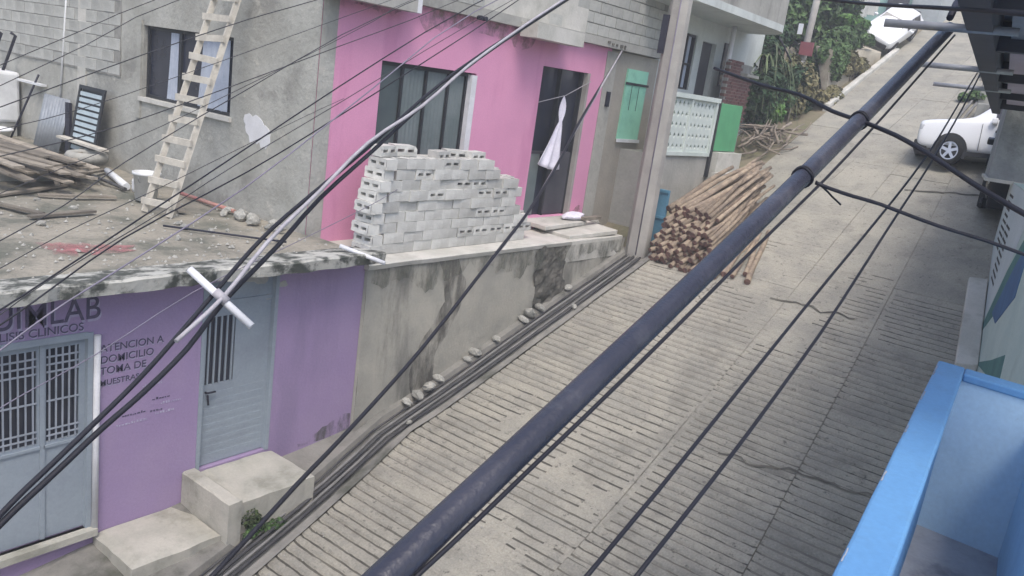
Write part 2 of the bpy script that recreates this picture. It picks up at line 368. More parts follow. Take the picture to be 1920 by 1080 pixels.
# gutter along the retaining wall with hoses laid in it
gb = MB(); prof = [(7.285, .03), (7.40, .03), (7.43, -.07), (7.86, -.09), (7.90, .02), (8.02, .03)]
gx = [2.6+.5*i for i in range(25)]
vs = [(x, y - 7.3 + left_edge(x) + .015*fbm(x*.9, k), rz_(x)+h+.012*fbm(x*1.3, k+7)) for x in gx for k, (y, h) in enumerate(prof)]; n = len(prof)
gb.add(vs, [(i*n+j, (i+1)*n+j, (i+1)*n+j+1, i*n+j+1) for i in range(len(gx)-1) for j in range(n-1)])
gb.build('gutter', 'gutter', kind='structure')
for k, (y0, r, h, m, lab) in enumerate([(7.50, .030, -.045, 'hose', 'black hose in the gutter, nearest the road'), (7.58, .026, -.050, 'hose_grey', 'grey pipe in the gutter, second from the road'),
        (7.655, .032, -.045, 'hose', 'black hose in the gutter, third from the road'), (7.74, .028, -.052, 'hose_grey', 'grey pipe in the gutter, fourth from the road'), (7.82, .022, -.050, 'hose', 'thin black hose in the gutter, nearest the stained wall')]):
    pts = [(x, y0 - 7.3 + left_edge(x) + .025*fbm(x*.5, k*3.1), rz_(x)+h+r+.01+.012*fbm(x*.8, k)) for x in [3+.6*i for i in range(20)]]
    MB().tube(pts, r*.72, 8).build('gutter_hose', m, label=lab, cat='hose', group='hoses laid along the gutter')

# sloping cement apron between the gutter and the lilac house
ap = MB(); axs = [2.6+.25*i for i in range(21)]; vs = []
for x in axs:
    g = left_edge(x)+.70
    for j in range(6):
        t = j/5; vs.append((x, g + (8.06-g)*t, rz_(x) + .03 + .10*t*min(1, max(0, (7.6-x)/1.2)) + .012*fbm(x*2, t*3)))
ap.add(vs, [(i*6+j, (i+1)*6+j, (i+1)*6+j+1, i*6+j+1) for i in range(20) for j in range(5)]); ap.build('apron', 'gutter', kind='structure')
# ------------------------------------------------------------------ lilac house with the flat roof terrace
H1 = empty('lilac_house', (5.0, 8.05, 2.2), 'lilac single-storey house with flat mossy concrete roof and lettered wall', 'house')
WY = 8.05
doorL = (2.55, 3.93, 2.70, 4.93); doorR = (5.22, 6.19, 2.97, 5.30)
fw = wall_xz(MB(), -1.5, 7.62, .6, 5.425, WY, WY+.18, [doorL, doorR]).build('front_wall', 'lilac', H1)
MB().box((7.44, WY+.18, .6), (7.62, 9.0, 5.38)).build('side_wall', 'lilac', H1)
MB().box((-1.5, 20.8, 0), (7.4, 21, 5.38)).build('rear_wall', 'lilac', H1)
MB().box((-1.5, 8.4, 2.3), (7.4, 9.6, 2.6)).build('inside_floor', 'step_cement', H1)
# roof slab with a broken, uneven front lip
rf = MB(); nx = 75; xs = [-1.5 + 9.06*i/nx for i in range(nx+1)]
edge = [7.62 + .035*fbm(x*2.3, 1.0) + (.03 if fbm(x*5, 9.0) > .25 else 0) for x in xs]
topz = [5.585 + .02*fbm(x*1.7, 4.0) for x in xs]; botz = [5.435 + .022*fbm(x*3.1, 6.0) for x in xs]
vs = []
for i, x in enumerate(xs): vs += [(x, edge[i]+.02, botz[i]), (x, edge[i], topz[i]-.02), (x, edge[i]+.03, topz[i]), (x, 8.3, 5.50), (x, WY+.06, botz[i])]
rf.add(vs, [q for i in range(nx) for q in ((i*5, (i+1)*5, (i+1)*5+1, i*5+1), (i*5+1, (i+1)*5+1, (i+1)*5+2, i*5+2), (i*5+2, (i+1)*5+2, (i+1)*5+3, i*5+3), (i*5, i*5+4, (i+1)*5+4, (i+1)*5))])
rf.quad((7.56, edge[-1]+.02, botz[-1]), (7.56, WY+.06, botz[-1]), (7.56, 8.3, 5.5), (7.56, edge[-1]+.03, topz[-1]), (7.56, edge[-1], topz[-1]-.02))
roof = rf.build('roof_edge', 'roof_edge', H1)
dk = MB(); gx = [-1.5 + 8.94*i/44 for i in range(45)]; gy = [8.22 + 12.6*i/60 for i in range(61)]
vs = [(x, y, 5.498 + .03*fbm(x*1.1, y*1.1, 3) + .012*fbm(x*4, y*4, 8)) for x in gx for y in gy]; n = len(gy)
dk.add(vs, [(i*n+j, (i+1)*n+j, (i+1)*n+j+1, i*n+j+1) for i in range(44) for j in range(60)], 0, True)
deck = dk.build('roof_deck', 'roof_deck', H1)
# faded red paint spill on the deck
def blob(cx, cy, rx, ry, z, seed, name, m, parent, n=26):
    pts = []
    for k in range(n):
        a = 2*math.pi*k/n; q = 1 + .55*fbm(math.cos(a)*1.6+seed, math.sin(a)*1.6)
        x, y = cx+rx*q*math.cos(a), cy+ry*q*math.sin(a); pts.append((x, y, 5.498 + .03*fbm(x*1.1, y*1.1, 3) + .012*fbm(x*4, y*4, 8) + z))
    c = (cx, cy, 5.498 + .03*fbm(cx*1.1, cy*1.1, 3) + .012*fbm(cx*4, cy*4, 8) + z + .004)
    return MB().add(pts+[c], [(k, (k+1) % n, n) for k in range(n)], 0, True).build(name, m, parent)
blob(4.18, 9.22, .20, .26, .014, 1.0, 'paint_spill', 'red_spill', deck); blob(4.62, 9.05, .24, .20, .014, 4.0, 'paint_spill', 'red_spill', deck); blob(4.38, 9.25, .16, .14, .013, 7.0, 'paint_spill', 'red_spill', deck)
# plaster scars over the right-hand door
for (x, z, s) in ((6.0, 5.25, .10), (6.28, 5.18, .07), (6.12, 5.02, .06), (5.80, 5.33, .14)):
    n = 12; pts = [(x+s*(1+.4*fbm(k, x))*math.cos(2*math.pi*k/n), z+.6*s*(1+.4*fbm(k, z))*math.sin(2*math.pi*k/n)) for k in range(n)]
    MB().prism(pts, lambda a, b, d: (a, d, b), WY-.006 if z > 5.26 or x > 6.2 else WY+.052, WY+.10).build('plaster_scar', 'plaster_grey', fw)
# right-hand door
dx0, dx1, dz0, dz1 = doorR
D = MB(); wall_xz(D, dx0+.02, dx1-.02, dz0+.01, dz1-.01, WY+.06, WY+.10, [(5.30, 5.68, 4.02, 4.86)]); d = D.build('door', 'door_greyblue', H1, label='grey-blue metal door with a barred vertical pane')
MB().box((5.30, WY+.085, 4.02), (5.68, WY+.09, 4.86)).build('pane', 'glass_dark', d)
for k in range(5):
    x = 5.335 + .078*k; MB().box((x-.010, WY+.056, 4.02), (x+.010, WY+.074, 4.86)).build('bar', 'door_greyblue', d)
for k in range(9):
    z = 3.06+.10*k; MB().box((dx0+.06, WY+.057, z), (dx1-.06, WY+.06, z+.055)).build('rib', 'door_greyblue', d)
MB().box((dx0+.02, WY+.045, 5.0), (dx1-.02, WY+.06, 5.05)).build('transom_bar', 'door_greyblue', d)
hb = MB().tube([(5.31, WY+.05, 3.94), (5.31, WY+.01, 3.94), (5.42, WY+.01, 3.94)], .012, 6); hb.tube([(5.335, WY+.04, 3.9), (5.34, WY+.02, 3.78)], .012, 6); hb.build('handle', 'black_paint', d)
for s in (0, 1):
    x = (dx0-.03, dx1-.02)[s]; MB().box((x, WY-.012, dz0), (x+.05, WY+.07, dz1)).build('door_frame', 'door_greyblue', d)
# left-hand double door with two barred panes
lx0, lx1, lz0, lz1 = doorL
pan = [(2.95, 3.43, 3.80, 4.80), (3.52, 3.84, 3.80, 4.80)]
D = MB(); wall_xz(D, lx0+.02, lx1-.02, lz0+.01, lz1-.01, WY+.05, WY+.09, pan); d2 = D.build('door', 'door_greyblue', H1, label='pale grey double door with two barred panes')
for (a, b, c, e) in pan:
    p = MB().box((a, WY+.078, c), (b, WY+.083, e)).build('pane', 'glass_dark', d2)
    nb = max(4, round((b-a)/.07))
    for k in range(nb):
        x = a + (b-a)*(k+.5)/nb; MB().box((x-.008, WY+.044, c), (x+.008, WY+.056, e)).build('grille_bar', 'grille', d2)
    for z in (c+.07, c+.14, c+.45, e-.24, e-.16, e-.08):
        MB().box((a, WY+.036, z-.009), (b, WY+.043, z+.009)).build('grille_bar', 'grille', d2)
    MB().box((a-.03, WY+.03, c-.06), (b+.03, WY+.05, c-.03)).build('window_ledge', 'door_greyblue', d2)
MB().box((3.455, WY+.03, lz0+.01), (3.50, WY+.05, lz1-.02)).build('meeting_rail', 'door_greyblue', d2)
MB().box((lx0-.3, WY-.10, 2.62), (lx1+.06, WY+.05, 2.70)).build('threshold', 'step_cement', d2)
MB().box((lx1-.03, WY-.015, lz0), (lx1+.025, WY+.06, lz1)).build('door_frame', 'door_greyblue', d2); MB().box((lx0, WY-.015, lz1-.06), (lx1-.03, WY+.06, lz1+.01)).build('door_frame', 'door_greyblue', d2)
# painted lettering
for dx, dz, m, yy in ((.012, -.028, 'letter_white', WY-.002), (0, 0, 'letter_dark', WY-.005)):
    lettering('lettering', 'QUIMLAB', .345, 4.03+dx, yy, 5.075+dz, m, fw, 'RIGHT', .86)
    lettering('lettering', 'ANALISIS CLINICOS', .118, 3.86+dx*.6, yy, 4.965+dz*.5, m, fw, 'RIGHT', 1.0)
for k, (t, s) in enumerate((('ATENCION A', .115), ('DOMICILIO', .115), ('TOMA DE', .115), ('MUESTRAS', .09))):
    for dx, dz, m, yy in ((.006, -.016, 'letter_white', WY-.002), (0, 0, 'letter_dark', WY-.005)):
        lettering('lettering', t, s, 4.03+dx, yy, 4.69-.125*k+dz, m, fw, 'LEFT', 1.0)
for (x, z, l_, m) in ((4.62, 4.02, .20, 'letter_dark'), (4.72, 3.95, .26, 'letter_white'), (4.60, 3.88, .14, 'letter_dark'), (4.66, 3.84, .22, 'letter_white'), (4.28, 3.90, .26, 'letter_dark'), (4.22, 3.80, .34, 'letter_white'), (4.50, 4.20, .22, 'letter_white')):
    b_ = MB(); x1 = x
    while x1 < x+l_:
        q = rnd.uniform(.012, .03); b_.box((x1, WY-.004, z), (x1+q, WY+.002, z+rnd.uniform(.008, .028))); x1 += q+rnd.uniform(.006, .016)
    b_.build('faded_lettering', m, fw, kind='stuff')
MB().tube([(3.985, WY-.035, 2.66), (3.985, WY-.035, 4.90)], .033, 10).build('downspout', 'white_paint', H1, label='white plastic downspout')
MB().tube([(7.05, 7.95, 5.63), (7.36, 7.42, 5.50)], .028, 10).build('roof_drain', 'white_paint', H1, label='short white drain pipe at the roof corner')
# doorsteps
s1 = empty('doorstep', (5.6, 7.6, 2.9), 'pale cement doorstep with raised left kerb before the barred grey door', 'step')
def slabtop(x0, x1, y0, y1, z0, z1, sd):
    b = MB(); n = 8; 
    vs = []
    for i in range(n+1):
        for j in range(n+1):
            x = x0+(x1-x0)*i/n; y = y0+(y1-y0)*j/n; e = (i in (0, n)) or (j == 0)
            vs.append((x+(.02*fbm(y*3, sd) if i in (0, n) else 0), y+(.025*fbm(x*3, sd+3) if j == 0 else 0), z1 + .008*fbm(x*3, y*3, sd) - (.018 if e else 0)))
    fs = [(i*(n+1)+j, (i+1)*(n+1)+j, (i+1)*(n+1)+j+1, i*(n+1)+j+1) for i in range(n) for j in range(n)]
    ring = [i*(n+1) for i in range(n+1)] + [n*(n+1)+j for j in range(1, n+1)] + [i*(n+1)+n for i in range(n-1, -1, -1)] + [j for j in range(n-1, 0, -1)]
    k = len(vs); vs += [(vs[q][0], vs[q][1], z0) for q in ring]; m = len(ring)
    fs += [(ring[q], k+q, k+(q+1) % m, ring[(q+1) % m]) for q in range(m)]
    return b.add(vs, fs, 0, False)
slabtop(5.20, 6.28, 7.16, 8.04, 1.6, 2.95, 1.0).build('tread', 'step_cement', s1)
slabtop(5.02, 5.198, 7.10, 8.04, 1.6, 3.02, 2.0).build('side_kerb', 'step_cement', s1)
slabtop(3.98, 5.01, 7.20, 8.04, 1.2, 2.60, 5.0).build('doorstep', 'step_cement', label='wide cement slab between the two doors of the lilac house', cat='step')
slabtop(2.2, 4.06, 7.05, 7.94, .9, 2.40, 8.0).build('doorstep', 'step_cement', label='lowest cement slab at the bottom left corner of the picture', cat='step')
# moss and weeds growing under the slab fronts
def leaf_cloud(blobs, n, size, seed, stretch=1.0, up=.3):
    r = random.Random(seed); mb = MB(); vs = []; fs = []
    for k in range(n):
        (cx, cy, cz, rx, ry, rz) = blobs[r.randrange(len(blobs))]
        while True:
            p = Vector((r.uniform(-1, 1), r.uniform(-1, 1), r.uniform(-1, 1)))
            if .12 < p.length <= 1: break
        if r.random() < .65: p = p.normalized()*r.uniform(.72, 1.08)
        c = Vector((cx+p.x*rx, cy+p.y*ry, cz+p.z*rz))
        d = (p + Vector((r.uniform(-.8, .8), r.uniform(-.8, .8), r.uniform(-.5, .9)+up))).normalized()
        q = d.orthogonal().normalized(); q = (Matrix.Rotation(r.uniform(0, 6.28), 3, d) @ q)
        t = d.cross(q); s = size*r.uniform(.6, 1.4); i = len(vs)
        vs += [c - q*s*.5*stretch, c + t*s*.32 + d*s*.08, c + q*s*.5*stretch, c - t*s*.32 + d*s*.08]
        fs += [(i, i+1, i+2, i+3)]
    return mb.add(vs, fs, 0, False)
blobs = [(4.1+.14*i, 7.17+.012*i, 2.18+.035*i, .12, .07, .09) for i in range(12)] + [(5.35, 7.12, 2.7, .12, .1, .12)]
leaf_cloud(blobs, 2600, .045, 3).build('weeds', 'moss', label='dark moss and weeds under the doorstep slab fronts', cat='weeds', kind='stuff')
leaf_cloud([(5.62, 7.06, 2.56, .20, .07, .06), (5.40, 7.08, 2.62, .10, .06, .10), (5.30, 7.05, 2.56, .10, .05, .05)], 520, .05, 4).build('weed_tuft', 'leaf_mid', label='small green weed tuft growing at the doorstep corner', cat='weeds')

# ------------------------------------------------------------------ stained retaining wall with its ledge
RW = empty('retaining_wall', (11, 8.0, 3.0), 'stained plaster retaining wall carrying a pale cement ledge below the pink house', 'wall')
def base_z(x): return rz_(x) - .3
mb = MB(); nx = 40; xs = [7.63 + (14.55-7.63)*i/nx for i in range(nx+1)]
patch = (11.62, 12.50)
vs = []; rows = 12
for x in xs:
    for k in range(rows+1):
        z = base_z(x) + (5.26-base_z(x))*k/rows
        rec = .05 if (patch[0]+.06*fbm(z*2, 1) < x < patch[1]+.06*fbm(z*2, 4)-.05 and z > 4.0) else 0
        vs.append((x, 8.0 + .018*fbm(x*1.2, z*1.2) + rec, z))
n = rows+1
fs = [(i*n+j, (i+1)*n+j, (i+1)*n+j+1, i*n+j+1) for i in range(nx) for j in range(rows)]
k = len(vs)
vs += [(7.63, 8.6, 1.5), (7.63, 8.6, 5.26)]; fs.append((k, 0, rows, k+1))
mb.add(vs, fs, 0, True); mb.build('wall_face', 'plaster_stained', RW)
# dark exposed rock strip
mb = MB(); r_ = []
nx, nz = 12, 16
vs = []
for i in range(nx+1):
    for k in range(nz+1):
        z = 4.15 + (5.30-4.15)*k/nz; x = 11.55+.12*(1-k/nz) + (.95)*i/nx + .04*fbm(z*3, i*.4)
        edge_ = min(i, nx-i)/nx
        vs.append((x, 8.0 + .02 - .05*min(1, edge_*6) + .045*fbm(x*6, z*6), z))
mb.add(vs, [(i*(nz+1)+j, (i+1)*(nz+1)+j, (i+1)*(nz+1)+j+1, i*(nz+1)+j+1) for i in range(nx) for j in range(nz)]); mb.build('rock_strip', 'dark_rock', RW, label='dark exposed rock strip')
# drip stain: rough dark lichen strip running down below the ledge
mb = MB(); vs = []
nz = 26
for k in range(nz+1):
    z = 5.24 - (5.24-3.10)*k/nz; c = 9.26 + .25*math.sin(k*.23) - .10*k/nz; wd = .22 + .08*fbm(k*.3, 2) + .05*(k/nz)
    vs += [(c-wd, 7.990, z), (c-wd*.4, 7.972, z), (c+wd*.5, 7.972, z), (c+wd, 7.990, z)]
mb.add(vs, [(k*4+j, k*4+j+1, k*4+j+5, k*4+j+4) for k in range(nz) for j in range(3)], 0, True)
stain_mat('lichen', (.105, .10, .088), .38, .72)
mb.build('drip_stain', 'lichen', RW, label='dark drip stain below the ledge')
# ledge: pale cement top
mb = MB(); nx = 30; xs = [7.60 + (12.55-7.60)*i/nx for i in range(nx+1)]; vs = []
for x in xs:
    e = 7.95 + .02*fbm(x*1.5, 2)
    vs += [(x, e+.02, 5.245), (x, e, 5.31), (x, e+.03, 5.325+.006*fbm(x*2, 1)), (x, 9.2, 5.36)]
mb.add(vs, [q for i in range(nx) for q in ((i*4, (i+1)*4, (i+1)*4+1, i*4+1), (i*4+1, (i+1)*4+1, (i+1)*4+2, i*4+2), (i*4+2, (i+1)*4+2, (i+1)*4+3, i*4+3))])
mb.quad((7.60, 7.97, 5.245), (7.60, 7.95, 5.31), (7.60, 9.2, 5.36), (7.60, 9.2, 5.2)).build('ledge', 'cement_pale', RW, label='pale cement ledge')
# broken terrace slabs climbing to the pole
def jag(poly, z0, z1, name, m, parent, tilt=(0, 0), **kw):
    c = (sum(p[0] for p in poly)/len(poly), sum(p[1] for p in poly)/len(poly)); b = MB()
    fn = lambda x, y, d: (x, y, d + tilt[0]*(x-c[0]) + tilt[1]*(y-c[1])); b.prism(poly, fn, z0, z1)
    return b.build(name, m, parent, bevel=.012, **kw)
jag([(12.45, 8.0), (14.42, 7.98), (14.50, 9.12), (12.45, 9.12)], 4.9, 5.30, 'landing', 'cement_pale', RW)
jag([(12.70, 8.12), (14.25, 8.02), (14.40, 9.10), (12.66, 9.10)], 5.315, 5.40, 'landing', 'cement_pale', RW, tilt=(.03, .02))
jag([(12.35, 8.45), (13.9, 8.55), (14.2, 9.08), (12.40, 9.08)], 5.42, 5.50, 'landing', 'cement_pale', RW, tilt=(.0, .02))

# ------------------------------------------------------------------ pink house
H2 = empty('pink_house', (11, 9.15, 5.3), 'pink house with dark window, tall open door and bare block upper floor', 'house')
PY = 9.15
win = (8.60, 10.72, 6.50, 8.00); dor = (12.54, 14.04, 5.50, 8.31)
pw = wall_xz(MB(), 7.47, 14.78, 5.2, 8.86, PY, PY+.2, [win, dor]).build('front_wall', 'pink', H2)
MB().box((14.78, PY-.004, 3.0), (16.75, PY+.2, 8.84)).build('front_wall', 'plaster_tan', H2, label='unpainted grey-tan strip of front wall')
MB().box((7.46, PY-.012, 5.2), (7.72, PY-.003, 8.85)).build('rendered_strip', 'side_wall', H2)
MB().box((14.62, PY-.014, 5.2), (15.02, PY-.004, 8.80)).build('rendered_strip', 'plaster_grey', H2)
# side wall of the pink house facing the terrace, with the curtained window
SX = 7.45
sw = MB(); W2 = (11.10, 13.62, 6.86, 8.02)
ysp = [9.15, W2[0], W2[1], 21.0]
def side_q(y0, y1, z0, z1, x=SX): sw.quad((x, y1, z0), (x, y0, z0), (x, y0, z1), (x, y1, z1))
for a, b, c, e in ((9.15, W2[0], 5.3, 8.95), (W2[1], 21.0, 5.3, 8.95), (W2[0], W2[1], 5.3, W2[2]), (W2[0], W2[1], W2[3], 8.95)):
    ny = max(1, int((b-a)/.3)); nz = max(1, int((e-c)/.3))
    vs = [(SX, a+(b-a)*i/ny, c+(e-c)*k/nz) for i in range(ny+1) for k in range(nz+1)]
    vs = [(x + (.016*fbm(y*1.5, z*1.5) if 0 < i // (nz+1) < ny and 0 < i % (nz+1) < nz else 0), y, z) for i, (x, y, z) in enumerate(vs)]
    sw.add(vs, [(i*(nz+1)+j, i*(nz+1)+j+1, (i+1)*(nz+1)+j+1, (i+1)*(nz+1)+j) for i in range(ny) for j in range(nz)], 0, True)
for (y, s) in ((W2[0], 1), (W2[1], -1)): sw.quad((SX, y, W2[2]), (SX+.18, y, W2[2]), (SX+.18, y, W2[3]), (SX, y, W2[3]))
for z in (W2[2], W2[3]): sw.quad((SX, W2[0], z), (SX, W2[1], z), (SX+.18, W2[1], z), (SX+.18, W2[0], z))
side = sw.build('side_wall', 'side_wall', H2)
MB().box((SX-.035, W2[1]+.02, 6.5), (SX+.01, W2[1]+.14, 8.1)).build('window_jamb', 'side_wall', side); 
sill = MB().box((SX-.05, W2[0]-.05, W2[2]-.07), (SX+.12, W2[1]+.05, W2[2]-.002)).build('window_sill', 'cement_pale', side)
wn = MB().box((SX+.11, W2[0], W2[2]), (SX+.12, W2[1], W2[3])).build('window', 'glass_dark', H2, label='dark sliding window with pale curtains')
for (a, b) in ((W2[0], W2[0]+.04), (W2[1]-.05, W2[1]), (12.60, 12.66)): MB().box((SX+.07, a, W2[2]), (SX+.108, b, W2[3])).build('frame', 'frame_dark', wn)
for (a, b) in ((W2[2], W2[2]+.05), (W2[3]-.05, W2[3])): MB().box((SX+.072, W2[0], a), (SX+.106, W2[1], b)).build('frame', 'frame_dark', wn)
def curtain(y0, y1, z0, z1, bot, name, parent):
    b = MB(); n = 16; vs = []
    for i in range(n+1):
        for k in range(9):
            t = k/8; y = y0 + (y1-y0)*i/n; yy = y + bot*(t**1.5)*(i/n)
            vs.append((SX+.085+.015*math.sin(i*1.6), yy, z1-(z1-z0)*t))
    b.add(vs, [(i*9+j, i*9+j+1, (i+1)*9+j+1, (i+1)*9+j) for i in range(n) for j in range(8)], 0, True); return b.build(name, 'curtain', parent)
curtain(12.70, 12.92, 6.90, 7.96, .08, 'curtain', wn); curtain(11.90, 12.0, 6.90, 7.98, .10, 'curtain', wn); curtain(11.3, 11.92, 6.90, 7.98, .12, 'curtain', wn)
# bare blocks of the side wall towards the back
blk_sw = None
for r in range(9):
    z = 7.12 + .205*r
    if z > 8.8: break
    y = 14.35 + (.2 if r % 2 else 0)
    while y < 20.6:
        if blk_sw is None:
            blk_sw = MB().box((-.022, .006, .006), (.05, .40, .196)).build('block', 'wall_block', side, local=True, bevel=.006)
            o = blk_sw
        else:
            o = blk_sw.copy(); col.objects.link(o); o.parent = side
        o.location = Vector((SX + rnd.uniform(-.006, .006), y, z)) - origin(H2); y += .408
MB().box((SX-.016, 14.33, 7.1), (SX-.002, 20.9, 8.95)).build('mortar_bed', 'mortar', side)
MB().tube([(SX-.03, 16.53, 6.2), (SX-.03, 16.2, 8.95)], .018, 8).build('wall_conduit', 'plastic_white', H2, label='thin white conduit on the side wall')
MB().box((SX-.02, 15.55, 6.3), (SX+.004, 15.85, 8.7)).build('rendered_strip', 'cement_pale', side)
# pale plaster dabs on the side wall
for (y, z, a, b) in ((10.45, 6.78, .24, .20), (10.22, 6.70, .15, .16), (10.62, 6.88, .12, .10)):
    n = 16; pts = [(y+a*(1+.4*fbm(k, y))*math.cos(6.283*k/n), z+b*(1+.4*fbm(k, z))*math.sin(6.283*k/n)) for k in range(n)]
    MB().prism(pts, lambda p, q, d: (d, p, q), SX-.006-.002*a, SX+.03).build('plaster_dab', 'white_paint', side)
# big front window
wn = MB().box((win[0], PY+.12, win[2]), (win[1], PY+.13, win[3])).build('window', 'glass_green', H2, label='dark four-light window behind the block stack')
for x in (win[0], 9.10, 9.62, 10.14, win[1]-.16): MB().box((x, PY+.08, win[2]), (x+.045, PY+.118, win[3])).build('frame', 'frame_dark', wn)
for z in (win[2], win[3]-.06): MB().box((win[0], PY+.078, z), (win[1]-.11, PY+.116, z+.05)).build('frame', 'frame_dark', wn)
MB().box((win[1]-.11, PY-.012, win[2]), (win[1]+.015, PY+.117, win[3]-.03)).build('frame', 'white_paint', wn, label='white right-hand window jamb')
for (a, b) in ((9.16, 9.60), (9.68, 10.12), (10.19, 10.55)):
    q = MB(); n = 18; vs = []
    for i in range(n+1): vs += [(a+(b-a)*i/n, PY+.111+.006*math.sin(i*1.9), win[2]+.05), (a+(b-a)*i/n, PY+.111+.006*math.sin(i*1.9), win[3]-.07)]
    q.add(vs, [(2*i, 2*i+2, 2*i+3, 2*i+1) for i in range(n)], 0, True).build('curtain', 'curtain_grey', wn)
# tall door
dd = MB().box((dor[0], PY+.17, dor[2]), (dor[1], PY+.19, dor[3])).build('door', 'glass_dark', H2, label='tall dark open doorway with a hanging white cloth')
MB().box((dor[0], PY+.10, 6.70), (dor[1], PY+.15, 6.75)).build('door_rail', 'door_dark', dd)
MB().box((13.28, PY+.09, 5.52), (13.98, PY+.14, 6.72)).build('door_leaf', 'door_dark', dd)
MB().box((12.60, PY+.11, 5.52), (12.98, PY+.15, 6.70)).build('door_leaf', 'curtain_grey', dd)
for x in (dor[0], 13.26, dor[1]-.05): MB().box((x, PY+.085, dor[2]), (x+.045, PY+.168, dor[3])).build('frame', 'frame_dark', dd)
MB().box((dor[1]-.005, PY-.014, dor[2]), (dor[1]+.075, PY+.10, dor[3])).build('frame', 'pole_concrete', dd)
MB().box((12.44, PY-.28, 5.36), (14.30, PY+.17, 5.497)).build('door_sill', 'pink', H2)
MB().box((14.80, PY-.05, 7.72), (14.92, PY-.004, 8.02)).build('switch_box', 'black_paint', H2)
# green shuttered opening in the tan strip
gp = MB().box((15.48, PY-.045, 7.08), (16.34, PY-.005, 8.54)).build('shutter', 'green_panel', H2, label='pale green metal shutter with a rusty top bar')
MB().box((15.44, PY-.065, 8.22), (16.40, PY-.046, 8.27)).build('shutter_bar', 'frame_dark', gp)
for x in (15.72, 16.02): MB().box((x, PY-.052, 7.7), (x+.012, PY-.046, 8.2)).build('seam', 'frame_dark', gp)
MB().box((15.44, PY-.075, 7.02), (16.38, PY-.046, 7.09)).build('shutter_sill', 'white_paint', gp)
# upper floor: slab, beams and bare block walls
up = MB().box((7.40, PY-.14, 8.862), (16.8, PY+.5, 9.02)).build('floor_slab', 'slab_concrete', H2)
MB().box((11.55, PY-.50, 8.72), (12.98, PY-.142, 8.96)).build('slab_bracket', 'cement_pale', H2, label='pale concrete slab bracket over the door')
MB().box((7.30, PY-.34, 8.72), (8.86, PY-.142, 9.02)).build('slab_bracket', 'slab_concrete', H2); MB().box((8.862, PY-.34, 8.72), (8.95, PY-.142, 9.03)).build('slab_bracket', 'white_paint', H2)
uw = MB().box((7.45, PY-.05, 9.02), (16.7, PY+.14, 11.6)).build('upper_wall', 'mortar', H2)
MB().box((7.44, PY+.14, 9.0), (7.6, 21, 11.6)).build('upper_wall', 'side_wall', H2)
MB().box((10.6, PY-.085, 9.021), (13.6, PY-.062, 9.9)).build('render_patch', 'cement_pale', uw)
first = None
for r in range(6):
    z = 9.028 + .205*r; x = 7.5 + (.2 if r % 2 else 0)
    while x < 16.3:
        if first is None: first = MB().box((.006, -.03, .006), (.40, .03, .197)).build('block', 'wall_block', uw, local=True, bevel=.006); o = first
        else: o = first.copy(); col.objects.link(o); o.parent = uw
        o.location = Vector((x, PY-.05+rnd.uniform(-.006, .006), z)) - origin(H2); x += .408
MB().tube([(12.9, PY-.2, 8.95), (12.9, PY-.2, 8.98)], .02, 6)
for x in (10.4, 10.52): MB().tube([(x, PY-.16, 8.86), (x, PY-.24, 8.86)], .035, 8).build('wire_insulator', 'black_paint', H2)
for k in range(5): MB().box((14.35+.16*k, PY-.16, 8.93-.012*k), (14.35+.16*k+rnd.uniform(.03, .10), PY-.141, 8.95+rnd.uniform(0, .03))).build('slab_chip', 'dark_rock', H2)

# splashed grime on the pink wall foot, slab's shade painted as a dark band below it, dirt on the lilac wall foot
def grime_shade_strip(x0, x1, z0, z1, y, m, parent, seed, up=True):
    b = MB(); n = int((x1-x0)/.08); vs = []
    for i in range(n+1):
        x = x0+(x1-x0)*i/n; h = (z1-z0)*(.55+.7*fbm(x*1.4, seed)+.25*fbm(x*6, seed))
        vs += [(x, y, z0), (x, y, z0+max(.03, h))] if up else [(x, y, z1-max(.03, h)), (x, y, z1)]
    b.add(vs, [(2*i, 2*i+2, 2*i+3, 2*i+1) for i in range(n)]); b.build('grime_shade', m, parent)
grime_shade_strip(10.9, 12.4, 5.36, 5.80, PY-.003, 'splash_shade', pw, 3); grime_shade_strip(7.75, 12.4, 8.45, 8.86, PY-.003, 'splash_shade', pw, 5, False); grime_shade_strip(14.1, 14.6, 5.3, 5.9, PY-.003, 'splash_shade', pw, 7)
grime_shade_strip(6.7, 7.6, 2.85, 3.15, WY-.003, 'algae', fw, 9)
grime_shade_strip(7.66, 14.4, 4.75, 5.24, 7.965, 'algae', RW, 13, False)
ORD = ['first','second','third','fourth','fifth','sixth','seventh','eighth','ninth','tenth','eleventh','twelfth','thirteenth','fourteenth','fifteenth','sixteenth','seventeenth','eighteenth']
